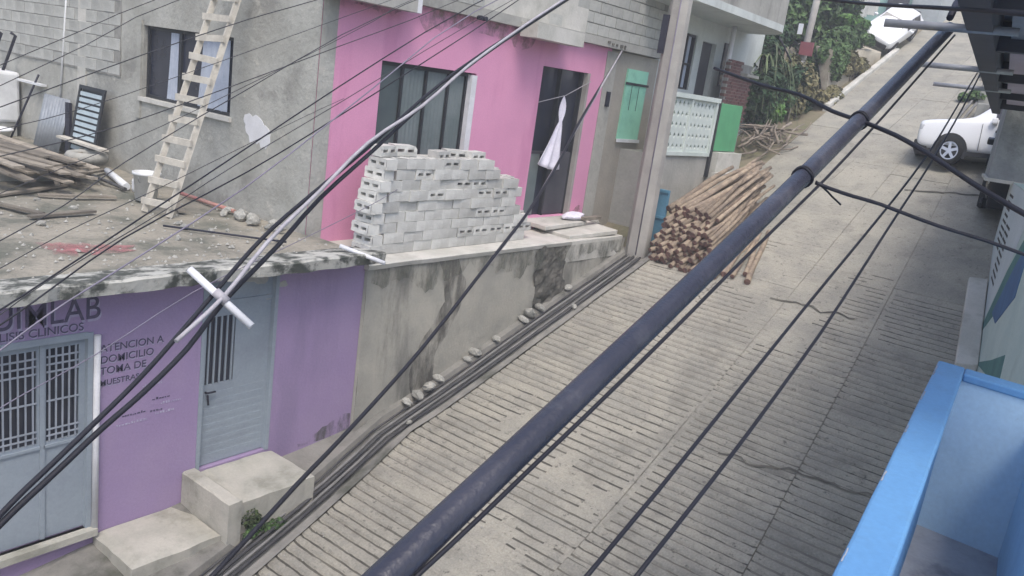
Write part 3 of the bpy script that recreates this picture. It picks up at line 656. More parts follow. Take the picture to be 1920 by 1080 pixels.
# ------------------------------------------------------------------ hollow concrete blocks stacked on the ledge
def block_mesh():
    L, W, H = .385, .19, .15       # cores run along W (y)
    mb = MB(); xs = [0, .05, .165, .22, .335, L]; zs = [0, .055, .098, H]
    hole = {(1, 1), (3, 1)}
    for y, s in ((0, 1), (W, -1)):
        for i in range(5):
            for k in range(3):
                if (i, k) in hole: continue
                q = [(xs[i], y, zs[k]), (xs[i+1], y, zs[k]), (xs[i+1], y, zs[k+1]), (xs[i], y, zs[k+1])]
                mb.quad(*(q if s > 0 else q[::-1]))
    mb.quad((0,0,0),(0,W,0),(L,W,0),(L,0,0)); mb.quad((0,0,H),(L,0,H),(L,W,H),(0,W,H)); mb.quad((0,0,0),(0,0,H),(0,W,H),(0,W,0)); mb.quad((L,0,0),(L,W,0),(L,W,H),(L,0,H))
    for i, k in hole:
        a, b, c, d = xs[i], xs[i+1], zs[k], zs[k+1]
        mb.quad((a,0,c),(b,0,c),(b,W,c),(a,W,c)); mb.quad((a,0,d),(a,W,d),(b,W,d),(b,0,d)); mb.quad((a,0,c),(a,W,c),(a,W,d),(a,0,d)); mb.quad((b,0,c),(b,0,d),(b,W,d),(b,W,c))
    me = mb.mesh('concrete_block', 'block', Vector((L/2, W/2, 0)))
    return me
def solid_mesh():                    # same block with its cores upright: plain face to the street, cores on top
    L, W, H = .385, .19, .15
    mb = MB(); xs = [0, .05, .165, .22, .335, L]; ys = [0, .05, .14, W]; hole = {(1, 1), (3, 1)}
    for z, s in ((H, 1), (0, -1)):
        for i in range(5):
            for k in range(3):
                if (i, k) in hole: continue
                q = [(xs[i], ys[k], z), (xs[i+1], ys[k], z), (xs[i+1], ys[k+1], z), (xs[i], ys[k+1], z)]
                mb.quad(*(q if s > 0 else q[::-1]))
    mb.quad((0,0,0),(L,0,0),(L,0,H),(0,0,H)); mb.quad((L,W,0),(0,W,0),(0,W,H),(L,W,H)); mb.quad((0,W,0),(0,0,0),(0,0,H),(0,W,H)); mb.quad((L,0,0),(L,W,0),(L,W,H),(L,0,H))
    for i, k in hole:
        a, b, c, d = xs[i], xs[i+1], ys[k], ys[k+1]
        mb.quad((a,c,0),(a,c,H),(b,c,H),(b,c,0)); mb.quad((b,d,0),(b,d,H),(a,d,H),(a,d,0)); mb.quad((a,d,0),(a,d,H),(a,c,H),(a,c,0)); mb.quad((b,c,0),(b,c,H),(b,d,H),(b,d,0))
    return mb.mesh('concrete_block', 'block', Vector((L/2, W/2, 0)))
def worn(me, seed):
    r = random.Random(seed); bm = bmesh.new(); bm.from_mesh(me); bmesh.ops.remove_doubles(bm, verts=bm.verts, dist=1e-4)
    for v in bm.verts: v.co += Vector((r.uniform(-.006, .006), r.uniform(-.005, .005), r.uniform(-.004, .004)))
    for c in r.sample([v for v in bm.verts if abs(abs(v.co.x)-.1925) < .012], 2): c.co *= .93
    m2 = me.copy(); bm.to_mesh(m2); bm.free(); return m2
_b, _s = block_mesh(), solid_mesh()
BMS = [worn(_b, k) for k in range(5)]; SMS = [worn(_s, 9+k) for k in range(5)]; BM, SM = 'holes', 'plain'
def put_block(x, y, z, rz=0.0, me=None, rx=0.0, lab='grey hollow concrete block stacked in front of the dark pink-house window', grp='hollow blocks stacked on the ledge'):
    o = bpy.data.objects.new('concrete_block', rnd.choice(SMS if me == SM else BMS)); col.objects.link(o)
    o.location = (x, y, z); o.rotation_euler = (rx, 0, rz)
    return tag(o, lab, 'block', grp)
def ledge_z(y): return 5.332 + (y-7.98)*.028
HGT = lambda x: 9.0 if x < 9.2 else (8.6 if x < 10.35 else (7.2 if x < 10.75 else (6.1 if x < 11.25 else 2.1)))
for row in range(2):
    y = 8.40 + .215*row
    for c in range(10):
        z = ledge_z(8.3) + .1525*c
        x = 8.06 + (.17 if c % 2 else 0) + .2*row + rnd.uniform(-.02, .02)
        if c > 6: x += .10
        x += .12; pos = 0
        while x < 11.5:
            if c < HGT(x) - .2*row*0:
                jit = .012 if c < 4 else .035
                if row == 0 or c > 3 or x < 8.2:
                    plain = (c % 2 == 0 and c < 6) or rnd.random() < .58
                    put_block(x+rnd.uniform(-.008, .008), y+rnd.uniform(-jit, jit), z, rnd.uniform(-jit, jit)*1.6, SM if plain else BM, lab='grey hollow block, %s course above the ledge, %s from left%s' % (ORD[c], ORD[pos], '' if row == 0 else ', rear row')); pos += 1
            x += .392
# end blocks spilling at the left end of the stack, laid crosswise
for c in range(9):
    z = ledge_z(8.3) + .1525*c
    for y in (8.42,):
        put_block(7.93 + (.05 if c % 2 else 0) + rnd.uniform(-.03, .03) + (.05*max(0, c-5)), y + rnd.uniform(-.03, .03), z, R(90)+rnd.uniform(-.08, .08), lab='grey block laid crosswise at the left stack end, %s from the ledge, %s' % (ORD[c], 'front' if y < 8.5 else 'rear'))
# loose blocks tipped on top
for (x, y, z, a, b) in ((8.18, 8.50, 6.72, .2, 0), (8.62, 8.58, 6.72, -.15, 0), (9.35, 8.52, 6.66, .25, 0), (9.85, 8.66, 6.66, -.3, 0), (10.2, 8.55, 6.66, .1, 0), (11.15, 8.56, 6.11, .1, 0), (10.85, 8.6, 6.11, -.2, 0), (11.5, 8.55, 5.65, .3, 0)):
    put_block(x, y, z, a, BM, lab='loose hollow block lying on top of the stack, %s from the left' % ORD[[8.18, 8.62, 9.35, 9.85, 10.2, 10.85, 11.15, 11.5].index(x)])

# ------------------------------------------------------------------ pile of wooden poles beside the road
POLE = []
for k in range(7):
    mb = MB(); n = 9; L = 1.95 + .2*k; pts = []; rs = []
    for i in range(n):
        t = i/(n-1); pts.append((L*t, .05*math.sin(t*(2.4+.5*k)+k) - .05*math.sin(k), .035*math.sin(t*3.1+2*k) - .035*math.sin(2*k))); rs.append((.043+.007*(k % 3))-.013*t + .003*math.sin(9*t+k))
    mb.tube(pts, rs, 12, True, 0, 1); POLE.append(mb.mesh('wooden_pole', ['wood_pole', 'wood_end']))
n_p = 0
rows = []
y0, y1 = 5.80, 7.28
zz = .05; rr = 0
while rr < 10:
    yy0 = y0 + .115*rr*.62 + (.05 if rr % 2 else 0); yy1 = y1 + .02*rr
    y = yy0
    while y <= yy1:
        rows.append((y, zz, rr, int(round((yy1-y)/.098)))); y += .098
    zz += .086; rr += 1
for (y, zo, rr, pi_) in rows:
    me = POLE[rnd.randrange(7)]
    x = 14.40 + rnd.uniform(-.14, .14) + .045*rr + (.22 if rr > 7 else 0)
    o = bpy.data.objects.new('wooden_pole', me); col.objects.link(o)
    o.location = (x, y + rnd.uniform(-.012, .012), rz_(x) + zo)
    fan = (y-6.45)*-.20 + rnd.uniform(-.08, .08) + .02
    o.rotation_euler = (rnd.uniform(0, 6.28), -math.atan(.323) - .002*rr - rnd.uniform(-.02, .04), fan)
    o.rotation_mode = 'XYZ'
    tag(o, 'peeled wooden pole in the pile, %s layer above the road, %s from the blue sheet' % (ORD[rr], ORD[pi_]), 'pole', 'wooden poles piled beside the street'); n_p += 1
for (x, y, a, s) in ((14.5, 5.62, .16, 0), (14.45, 5.30, .30, 2), (14.7, 5.46, .26, 4)):
    o = bpy.data.objects.new('wooden_pole', POLE[s]); col.objects.link(o); o.location = (x, y, rz_(x)+.06); o.rotation_euler = (1, -math.atan(.323)-.005, a)
    tag(o, 'loose wooden pole on the road right of the pile, %s' % {0: 'nearest the pile', 2: 'outermost', 4: 'set back between the others'}[s], 'pole', 'loose poles right of the pile')
bp = empty('upright_sheet', (15.0, 7.62, 5.14), 'blue metal sheet standing upright between the concrete pole and wooden poles', 'metal sheet')
b0 = MB().box((14.96, 7.42, 5.16), (15.02, 7.95, 6.30)).build('sheet', 'blue_panel', bp, bevel=.01)
for z in (5.17, 5.72, 6.24): MB().box((14.935, 7.425, z), (14.958, 7.945, z+.05)).build('rib', 'blue_panel', bp)

# ------------------------------------------------------------------ utility pole
up_ = empty('utility_pole', (14.62, 7.72, rz_(14.6)), 'thick weathered concrete utility pole at the kerb before the tan wall', 'utility pole')
mb = MB(); n = 8; vs = []
for i, (z, r) in enumerate(((4.7, .245), (6.5, .235), (8.2, .222), (11.8, .19))):
    for j in range(n):
        a = 2*math.pi*(j+.5)/n; vs.append((14.62 + r*math.cos(a), 7.72 + r*math.sin(a), z))
mb.add(vs, [(i*n+j, i*n+(j+1) % n, (i+1)*n+(j+1) % n, (i+1)*n+j) for i in range(3) for j in range(n)] + [tuple(3*n+j for j in range(n))]); mb.build('shaft', 'pole_concrete', up_, bevel=.02)
MB().box((14.395, 7.80, 8.85), (14.43, 7.93, 9.55)).build('meter_tag', 'black_paint', up_)
MB().tube([(14.40, 7.62, 5.0), (14.43, 7.63, 11.5)], .012, 6).build('ground_wire', 'cable_grey', up_)
for z in (11.2, 11.45): MB().tube([(14.6, 7.3, z), (14.6, 8.3, z)], .03, 6).build('cross_arm', 'steel_tube', up_)

# ------------------------------------------------------------------ white house beyond the pole
H3 = empty('white_house', (18.3, 9.2, 6.2), 'white house with lattice porch railing and rounded upper balcony behind the utility pole', 'house')
BY = 9.25
w3 = (17.55, 18.62, 8.32, 9.58); d3 = (18.95, 19.72, 7.0, 9.50)
wall_xz(MB(), 16.76, 20.7, 5.4, 10.2, BY, BY+.2, [w3, d3]).build('front_wall', 'wall_white', H3)
MB().box((20.7, BY, 6.0), (22.6, BY+.2, 10.2)).build('front_wall', 'wall_white', H3)
MB().box((16.76, BY+.2, 5.0), (22.6, BY+6, 10.3)).build('main_body', 'wall_white', H3)
wn = MB().box((w3[0], BY+.10, w3[2]), (w3[1], BY+.11, w3[3])).build('window', 'glass_dark', H3)
for x in (w3[0], 17.88, 18.22, w3[1]-.05): MB().box((x, BY+.04, w3[2]), (x+.045, BY+.098, w3[3])).build('frame', 'frame_dark', wn)
for z in (w3[2], 8.88, w3[3]-.05): MB().box((w3[0], BY+.045, z), (w3[1], BY+.095, z+.045)).build('frame', 'frame_dark', wn)
for x in (17.62, 17.94, 18.28): MB().box((x+.02, BY+.099, w3[2]+.04), (x+.24, BY+.105, w3[3]-.05)).build('curtain', 'curtain', wn)
MB().box((d3[0], BY+.12, d3[2]), (d3[1], BY+.16, d3[3])).build('door', 'door_dark', H3)
MB().tube([(19.9, 8.95, 6.6), (19.9, 8.95, 10.0)], .06, 10).build('porch_post', 'white_paint', H3)
MB().box((20.15, BY-.05, 8.55), (20.45, BY-.004, 9.6)).build('side_window', 'glass_dark', H3)
# porch deck and lattice railing
MB().box((15.75, 8.32, 4.4), (19.75, BY, 6.88)).build('porch_base', 'slab_concrete', H3)
MB().box((15.72, 8.27, 6.885), (18.36, 8.42, 6.97)).build('rail_base', 'lattice', H3)
MB().box((15.66, 8.24, 8.12), (18.38, 8.42, 8.22)).build('handrail', 'lattice', H3)
for x in (15.68, 16.98, 18.27): MB().box((x, 8.27, 6.97), (x+.10, 8.41, 8.12)).build('rail_post', 'lattice', H3)
MB().box((18.373, 8.25, 6.4), (18.47, 8.43, 8.24)).build('rail_post', 'frame_dark', H3)
lt = None
for (a, b) in ((15.78, 16.98), (17.08, 18.27)):
    nn = 6; cw = (b-a)/nn
    for i in range(nn):
        for k in range(5):
            if lt is None:
                m = MB(); w_, h_ = cw, .23; t = .045
                out = [(0, 0), (w_, 0), (w_, h_), (0, h_)]; inn = [(w_/2, t), (w_-t, h_/2), (w_/2, h_-t), (t, h_/2)]
                vs = [(x, -.03, z) for x, z in out+inn] + [(x, .03, z) for x, z in out+inn]
                fs = []
                for q in range(4): fs += [(q, (q+1) % 4, 4+q), ((q+1) % 4, 4+(q+1) % 4, 4+q), (8+(q+1) % 4, 8+q, 12+q), (8+(q+1) % 4, 12+q, 12+(q+1) % 4), (4+q, 4+(q+1) % 4, 12+(q+1) % 4, 12+q)]
                lt = m.add(vs, fs).build('lattice_block', 'lattice', H3, local=True); o = lt
            else: o = lt.copy(); col.objects.link(o); o.parent = H3
            o.location = Vector((a+cw*i, 8.34, 6.97+.23*k)) - origin(H3)
g3 = MB().box((18.52, 8.28, 7.02), (19.78, 8.36, 8.13)).build('gate', 'green_paint', H3, label='solid green metal gate', bevel=.012)
MB().box((18.48, 8.10, 6.2), (19.85, 8.40, 7.0)).build('gate_step', 'cement_pale', H3)
MB().box((18.3, 7.9, 5.6), (19.9, 8.10, 6.55)).build('gate_step', 'cement_pale', H3)
# brown brick pier behind the gate
bk = None; 
for r in range(20):
    for c in range(6):
        x = 19.55 + .235*c + (.11 if r % 2 else 0)
        if r > 14 and c > 2: continue
        if bk is None: bk = MB().box((0, 0, 0), (.225, .12, .065)).build('brick', 'brick_dark', H3, local=True); o = bk
        else: o = bk.copy(); col.objects.link(o); o.parent = H3
        o.location = Vector((x + rnd.uniform(-.006, .006), 8.72 + rnd.uniform(-.008, .008), 7.72+.074*r)) - origin(H3)
MB().box((19.56, 8.735, 6.9), (20.9, 8.83, 9.15)).build('brick_core', 'mortar', H3)
MB().box((20.30, 8.55, 8.86), (21.05, 8.95, 8.93)).build('pier_cap', 'slab_concrete', H3)
# rounded balcony slab and parapet above
def arc_poly(x0, x1, ya, yb, r=1.3, n=8):
    pts = [(x0, yb), (x0, ya)]
    for k in range(n+1):
        a = -math.pi/2 + (math.pi/2)*k/n; pts.append((x1-r + r*math.cos(a), ya+r + r*math.sin(a)))
    pts.append((x1, yb)); return pts
MB().prism(arc_poly(15.6, 21.4, 7.9, BY+.1), lambda x, y, d: (x, y, d), 9.98, 10.14).build('balcony_slab', 'wall_white', H3)
pp = arc_poly(15.6, 21.4, 7.9, BY+.1)[1:]; ip = [(x, y) for x, y in arc_poly(15.6, 21.28, 8.02, BY+.1, 1.2)[1:]]
mb = MB(); n = len(pp)
for i in range(n-1):
    a, b, c, d = pp[i], pp[i+1], ip[i+1], ip[i]
    mb.hexa([(a[0],a[1],10.14),(b[0],b[1],10.14),(c[0],c[1],10.14),(d[0],d[1],10.14),(a[0],a[1],11.2),(b[0],b[1],11.2),(c[0],c[1],11.2),(d[0],d[1],11.2)])
mb.build('balcony_parapet', 'slab_concrete', H3)
MB().tube([(21.2, 8.3, 9.95), (21.6, 8.0, 9.4)], .02, 6).build('drain_spout', 'black_paint', H3)
CABLES = [
 ('service_cable', 'black cable of the thick twisted bundle, upper strand, crossing the lilac house', 'cable_black', 0.017, [(1.456, 4.215, 5.324),(1.545, 4.251, 5.372),(1.638, 4.289, 5.422),(1.726, 4.324, 5.468),(1.798, 4.35, 5.504),(1.863, 4.372, 5.535),(1.953, 4.403, 5.578),(2.096, 4.454, 5.647),(2.271, 4.516, 5.733),(2.433, 4.574, 5.813),(2.544, 4.616, 5.869),(2.631, 4.651, 5.915),(2.737, 4.695, 5.973),(2.893, 4.764, 6.06),(3.076, 4.845, 6.164),(3.252, 4.924, 6.264),(3.399, 4.992, 6.349),(3.534, 5.053, 6.426),(3.67, 5.112, 6.502),(3.798, 5.164, 6.57),(3.926, 5.213, 6.635),(4.114, 5.277, 6.725),(4.406, 5.371, 6.858),(4.786, 5.489, 7.028),(5.215, 5.625, 7.221),(5.673, 5.78, 7.437),(6.196, 5.958, 7.686),(6.827, 6.155, 7.968),(7.616, 6.373, 8.291),(8.595, 6.629, 8.674),(9.798, 6.942, 9.143),(11.309, 7.341, 9.74),(13.262, 7.855, 10.509),(15.796, 8.523, 11.508)]),
 ('service_cable', 'black cable of the thick twisted bundle, lower strand, crossing the lilac house', 'cable_black', 0.019, [(1.451, 4.204, 5.285),(1.539, 4.237, 5.329),(1.63, 4.271, 5.375),(1.717, 4.302, 5.418),(1.792, 4.327, 5.453),(1.862, 4.349, 5.485),(1.94, 4.375, 5.521),(2.039, 4.408, 5.567),(2.149, 4.446, 5.62),(2.259, 4.482, 5.671),(2.362, 4.513, 5.716),(2.463, 4.542, 5.759),(2.569, 4.575, 5.806),(2.684, 4.613, 5.86),(2.805, 4.656, 5.919),(2.929, 4.704, 5.983),(3.05, 4.761, 6.054),(3.174, 4.825, 6.13),(3.318, 4.892, 6.213),(3.498, 4.963, 6.307),(3.705, 5.04, 6.411),(3.912, 5.118, 6.516),(4.1, 5.197, 6.618),(4.284, 5.276, 6.72),(4.489, 5.358, 6.827),(4.729, 5.442, 6.943),(4.996, 5.53, 7.066),(5.282, 5.624, 7.199),(5.585, 5.728, 7.343),(5.911, 5.841, 7.5),(6.257, 5.957, 7.662),(6.601, 6.07, 7.82),(6.964, 6.185, 7.984),(7.427, 6.321, 8.182),(8.036, 6.488, 8.43),(8.808, 6.692, 8.734),(9.824, 6.958, 9.132),(11.251, 7.33, 9.69),(13.223, 7.843, 10.458),(15.79, 8.51, 11.458)]),
 ('service_cable', 'pale grey cable twisted between the two black strands of the thick bundle', 'cable_pale', 0.016, [(2.826, 4.665, 6.069),(2.966, 4.711, 6.134),(3.112, 4.759, 6.201),(3.264, 4.816, 6.276),(3.42, 4.887, 6.365),(3.584, 4.97, 6.463),(3.764, 5.053, 6.566),(3.971, 5.135, 6.673),(4.201, 5.218, 6.785),(4.438, 5.305, 6.901),(4.673, 5.397, 7.022),(4.915, 5.493, 7.147),(5.171, 5.583, 7.27),(5.445, 5.662, 7.383),(5.738, 5.736, 7.492),(6.045, 5.819, 7.614),(6.365, 5.922, 7.757),(6.703, 6.037, 7.915),(7.072, 6.157, 8.081),(7.49, 6.281, 8.258),(7.951, 6.413, 8.447),(8.418, 6.543, 8.636),(8.776, 6.643, 8.78),(9.119, 6.735, 8.914),(9.77, 6.909, 9.169),(11.076, 7.26, 9.68),(13.111, 7.807, 10.477),(15.798, 8.529, 11.529)]),
 ('overhead_wire', 'thin overhead wire crossing the top left corner, uppermost of all', 'cable_dark', 0.004, [(2.956, 7.955, 7.44),(3.21, 7.989, 7.571),(3.478, 8.024, 7.708),(3.749, 8.059, 7.847),(3.967, 8.09, 7.962),(4.181, 8.121, 8.077),(4.567, 8.165, 8.263),(5.252, 8.239, 8.589),(6.24, 8.34, 9.047),(7.566, 8.447, 9.61),(9.424, 8.552, 10.31),(12.119, 8.682, 11.272),(15.893, 8.863, 12.619)]),
 ('overhead_wire', 'thin overhead wire at top left, second from the top', 'cable_dark', 0.004, [(2.936, 7.909, 7.267),(3.223, 7.952, 7.421),(3.527, 7.997, 7.585),(3.84, 8.044, 7.754),(4.104, 8.094, 7.912),(4.37, 8.146, 8.073),(4.812, 8.198, 8.289),(5.584, 8.259, 8.614),(6.687, 8.333, 9.053),(8.103, 8.419, 9.597),(9.941, 8.517, 10.277),(12.459, 8.641, 11.185),(15.869, 8.809, 12.416)]),
 ('overhead_wire', 'thin overhead wire passing above the curtained window, third from the top', 'cable_dark', 0.005, [(2.709, 7.304, 7.17),(3.14, 7.361, 7.351),(3.615, 7.423, 7.551),(4.085, 7.483, 7.746),(4.51, 7.534, 7.917),(4.904, 7.58, 8.072),(5.278, 7.621, 8.216),(5.572, 7.651, 8.323),(5.824, 7.673, 8.411),(6.232, 7.713, 8.558),(6.93, 7.786, 8.817),(7.899, 7.887, 9.179),(9.14, 8.02, 9.648),(10.768, 8.197, 10.268),(12.972, 8.439, 11.112),(15.846, 8.754, 12.212)]),
 ('overhead_wire', 'thin overhead wire passing under the curtained window to the pink wall top', 'cable_dark', 0.005, [(2.669, 7.21, 6.816),(2.936, 7.22, 6.885),(3.221, 7.23, 6.958),(3.512, 7.244, 7.04),(3.778, 7.262, 7.125),(4.046, 7.284, 7.217),(4.403, 7.316, 7.346),(4.942, 7.366, 7.544),(5.632, 7.433, 7.801),(6.36, 7.505, 8.075),(6.973, 7.563, 8.302),(7.583, 7.623, 8.53),(8.507, 7.728, 8.9),(10.115, 7.93, 9.574),(12.544, 8.246, 10.609),(15.842, 8.675, 12.014)]),
 ('overhead_wire', 'thin overhead wire crossing the lower half of the wooden ladder', 'cable_dark', 0.005, [(2.498, 6.68, 6.254),(2.688, 6.711, 6.34),(2.886, 6.744, 6.431),(3.083, 6.781, 6.527),(3.251, 6.823, 6.621),(3.414, 6.87, 6.72),(3.647, 6.928, 6.851),(4.001, 7.003, 7.035),(4.459, 7.096, 7.267),(5.011, 7.203, 7.538),(5.626, 7.325, 7.846),(6.377, 7.468, 8.213),(7.465, 7.638, 8.693),(9.222, 7.863, 9.391),(11.93, 8.185, 10.424),(15.83, 8.648, 11.912)]),
 ('overhead_wire', 'dark overhead wire over the red roof stain, upper of the darker pair', 'cable_black', 0.007, [(2.18, 5.935, 5.946),(2.24, 5.946, 5.971),(2.302, 5.958, 5.996),(2.437, 5.987, 6.058),(2.727, 6.054, 6.197),(3.13, 6.148, 6.39),(3.498, 6.234, 6.567),(3.695, 6.28, 6.661),(3.817, 6.307, 6.719),(4.043, 6.36, 6.827),(4.498, 6.468, 7.048),(5.129, 6.618, 7.355),(5.839, 6.783, 7.694),(6.533, 6.941, 8.022),(7.306, 7.111, 8.381),(8.373, 7.325, 8.849),(10.028, 7.625, 9.532),(12.459, 8.049, 10.509),(15.824, 8.635, 11.861)]),
 ('overhead_wire', 'dark overhead wire over the roof deck, lower of the darker pair', 'cable_black', 0.0065, [(2.09, 5.695, 5.912),(2.185, 5.719, 5.958),(2.283, 5.744, 6.005),(2.42, 5.779, 6.071),(2.618, 5.835, 6.173),(2.869, 5.905, 6.3),(3.16, 5.976, 6.437),(3.507, 6.042, 6.576),(3.912, 6.111, 6.728),(4.332, 6.186, 6.89),(4.719, 6.264, 7.05),(5.109, 6.347, 7.218),(5.586, 6.451, 7.426),(6.248, 6.596, 7.716),(7.072, 6.78, 8.081),(7.939, 6.974, 8.466),(8.707, 7.153, 8.814),(9.458, 7.33, 9.159),(10.413, 7.541, 9.579),(11.777, 7.821, 10.152),(13.578, 8.177, 10.891),(15.818, 8.621, 11.81)]),
 ('overhead_wire', 'pale wire passing in front of the black wall lettering', 'cable_grey', 0.0065, [(1.994, 5.441, 5.828),(2.102, 5.473, 5.883),(2.214, 5.505, 5.94),(2.317, 5.535, 5.991),(2.401, 5.558, 6.031),(2.473, 5.576, 6.065),(2.548, 5.595, 6.099),(2.599, 5.606, 6.121),(2.651, 5.618, 6.143),(2.803, 5.652, 6.207),(3.143, 5.727, 6.351),(3.639, 5.837, 6.562),(4.188, 5.969, 6.806),(4.745, 6.121, 7.076),(5.361, 6.301, 7.386),(6.013, 6.491, 7.714),(6.602, 6.67, 8.018),(7.195, 6.85, 8.323),(8.102, 7.073, 8.734),(9.712, 7.407, 9.381),(12.226, 7.899, 10.349),(15.809, 8.599, 11.729)]),
 ('overhead_wire', 'thin lilac-grey wire drooping across the lilac wall to the block stack', 'cable_grey', 0.0045, [(2.007, 5.579, 5.372),(2.099, 5.622, 5.389),(2.195, 5.667, 5.407),(2.322, 5.723, 5.429),(2.495, 5.797, 5.453),(2.71, 5.887, 5.482),(2.968, 5.999, 5.522),(3.286, 6.149, 5.584),(3.67, 6.335, 5.663),(4.107, 6.535, 5.742),(4.612, 6.747, 5.81),(5.196, 6.981, 5.876),(5.804, 7.226, 5.945),(6.407, 7.473, 6.019),(7.008, 7.72, 6.093),(7.556, 7.948, 6.166),(7.971, 8.127, 6.227),(8.271, 8.262, 6.278),(8.573, 8.401, 6.332),(8.919, 8.559, 6.393),(9.271, 8.721, 6.456),(9.644, 8.893, 6.524)]),
 ('overhead_wire', 'very thin overhead wire just below the curtained window sill', 'cable_dark', 0.0035, [(2.733, 7.375, 7.002),(2.964, 7.386, 7.068),(3.207, 7.397, 7.136),(3.501, 7.416, 7.231),(3.893, 7.45, 7.372),(4.363, 7.495, 7.55),(4.847, 7.542, 7.735),(5.308, 7.588, 7.913),(5.77, 7.636, 8.093),(6.237, 7.684, 8.276),(6.58, 7.718, 8.409),(6.904, 7.751, 8.535),(7.633, 7.827, 8.821),(9.25, 7.996, 9.46),(11.965, 8.281, 10.531),(15.848, 8.689, 12.064)]),
 ('overhead_wire', 'very thin overhead wire over the plank heap to the ladder top', 'cable_dark', 0.0035, [(2.593, 7.019, 6.537),(2.771, 7.039, 6.606),(2.957, 7.059, 6.677),(3.176, 7.083, 6.763),(3.444, 7.113, 6.868),(3.757, 7.148, 6.991),(4.112, 7.192, 7.137),(4.527, 7.249, 7.317),(5.003, 7.318, 7.528),(5.494, 7.392, 7.749),(5.989, 7.468, 7.975),(6.493, 7.547, 8.208),(6.961, 7.622, 8.425),(7.202, 7.669, 8.55),(7.366, 7.706, 8.639),(7.959, 7.783, 8.889),(9.495, 7.958, 9.495),(12.125, 8.25, 10.519),(15.836, 8.662, 11.963)]),
 ('overhead_wire', 'very thin wire between the darker pair over the roof deck', 'cable_dark', 0.004, [(2.135, 5.817, 5.935),(2.285, 5.858, 6.012),(2.442, 5.902, 6.094),(2.635, 5.95, 6.187),(2.9, 6.007, 6.305),(3.219, 6.072, 6.441),(3.533, 6.137, 6.577),(3.788, 6.194, 6.694),(4.022, 6.25, 6.804),(4.315, 6.315, 6.937),(4.716, 6.4, 7.113),(5.209, 6.501, 7.326),(5.784, 6.62, 7.575),(6.406, 6.753, 7.85),(7.142, 6.911, 8.176),(8.185, 7.126, 8.627),(9.837, 7.455, 9.325),(12.322, 7.941, 10.365),(15.821, 8.627, 11.831)]),
 ('overhead_wire', 'fine wire crossing the pink wall left of the dark window', 'cable_dark', 0.0035, [(2.132, 5.793, 6.28),(2.358, 5.931, 6.333),(2.605, 6.082, 6.391),(2.88, 6.247, 6.451),(3.19, 6.425, 6.51),(3.54, 6.623, 6.573),(3.934, 6.847, 6.644),(4.39, 7.11, 6.732),(4.913, 7.414, 6.835),(5.467, 7.734, 6.943),(6.023, 8.055, 7.051),(6.595, 8.385, 7.161),(7.189, 8.726, 7.273),(7.821, 9.084, 7.387),(8.465, 9.448, 7.501),(9.059, 9.786, 7.609),(9.507, 10.046, 7.698),(9.84, 10.244, 7.769),(10.191, 10.454, 7.845)]),
 ('service_drop', 'black service drop running from street level to the pink house roof corner', 'cable_black', 0.021, [(3.063, 4.644, 4.109),(3.237, 4.692, 4.167),(3.42, 4.743, 4.229),(3.606, 4.795, 4.292),(3.794, 4.849, 4.356),(3.985, 4.904, 4.422),(4.176, 4.959, 4.487),(4.354, 5.006, 4.546),(4.531, 5.052, 4.602),(4.751, 5.112, 4.675),(5.066, 5.201, 4.782),(5.447, 5.31, 4.914),(5.81, 5.418, 5.04),(6.101, 5.508, 5.146),(6.352, 5.59, 5.24),(6.592, 5.671, 5.331),(6.812, 5.746, 5.415),(7.014, 5.817, 5.494),(7.256, 5.901, 5.588),(7.592, 6.017, 5.718),(7.984, 6.151, 5.869),(8.339, 6.273, 6.006),(8.569, 6.35, 6.093),(8.738, 6.405, 6.156),(8.966, 6.488, 6.247),(9.333, 6.631, 6.399),(9.786, 6.812, 6.591),(10.246, 7.002, 6.789),(10.672, 7.191, 6.979),(11.097, 7.389, 7.174),(11.535, 7.588, 7.373),(11.983, 7.782, 7.57),(12.444, 7.976, 7.77),(12.952, 8.188, 7.99),(13.535, 8.429, 8.24),(14.183, 8.694, 8.518),(14.883, 8.982, 8.818)]),
 ('service_drop', 'pale service drop twisted beside the black one to the pink house corner', 'cable_pale', 0.017, [(7.722, 6.209, 5.535),(7.995, 6.292, 5.649),(8.281, 6.379, 5.769),(8.563, 6.467, 5.888),(8.822, 6.549, 6.0),(9.072, 6.631, 6.109),(9.347, 6.728, 6.234),(9.664, 6.847, 6.382),(10.013, 6.984, 6.549),(10.394, 7.136, 6.733),(10.821, 7.311, 6.942),(11.288, 7.505, 7.172),(11.755, 7.697, 7.401),(12.187, 7.871, 7.611),(12.609, 8.039, 7.814),(13.062, 8.219, 8.032),(13.57, 8.423, 8.278),(14.12, 8.643, 8.544),(14.706, 8.879, 8.828)]),
 ('street_wire', 'black wire slanting over the grooved road, left of the close pair', 'cable_black', 0.0062, [(1.498, 0.797, 6.887),(1.601, 0.804, 6.911),(1.713, 0.813, 6.936),(1.827, 0.821, 6.963),(1.924, 0.828, 6.985),(2.019, 0.836, 7.007),(2.163, 0.848, 7.041),(2.417, 0.869, 7.102),(2.776, 0.9, 7.187),(3.174, 0.933, 7.282),(3.554, 0.963, 7.372),(3.947, 0.994, 7.463),(4.361, 1.027, 7.56),(4.793, 1.062, 7.662),(5.23, 1.1, 7.767),(5.7, 1.144, 7.882),(6.233, 1.202, 8.018),(6.808, 1.27, 8.168),(7.366, 1.337, 8.314),(7.814, 1.39, 8.43),(8.17, 1.432, 8.523),(8.557, 1.477, 8.623)]),
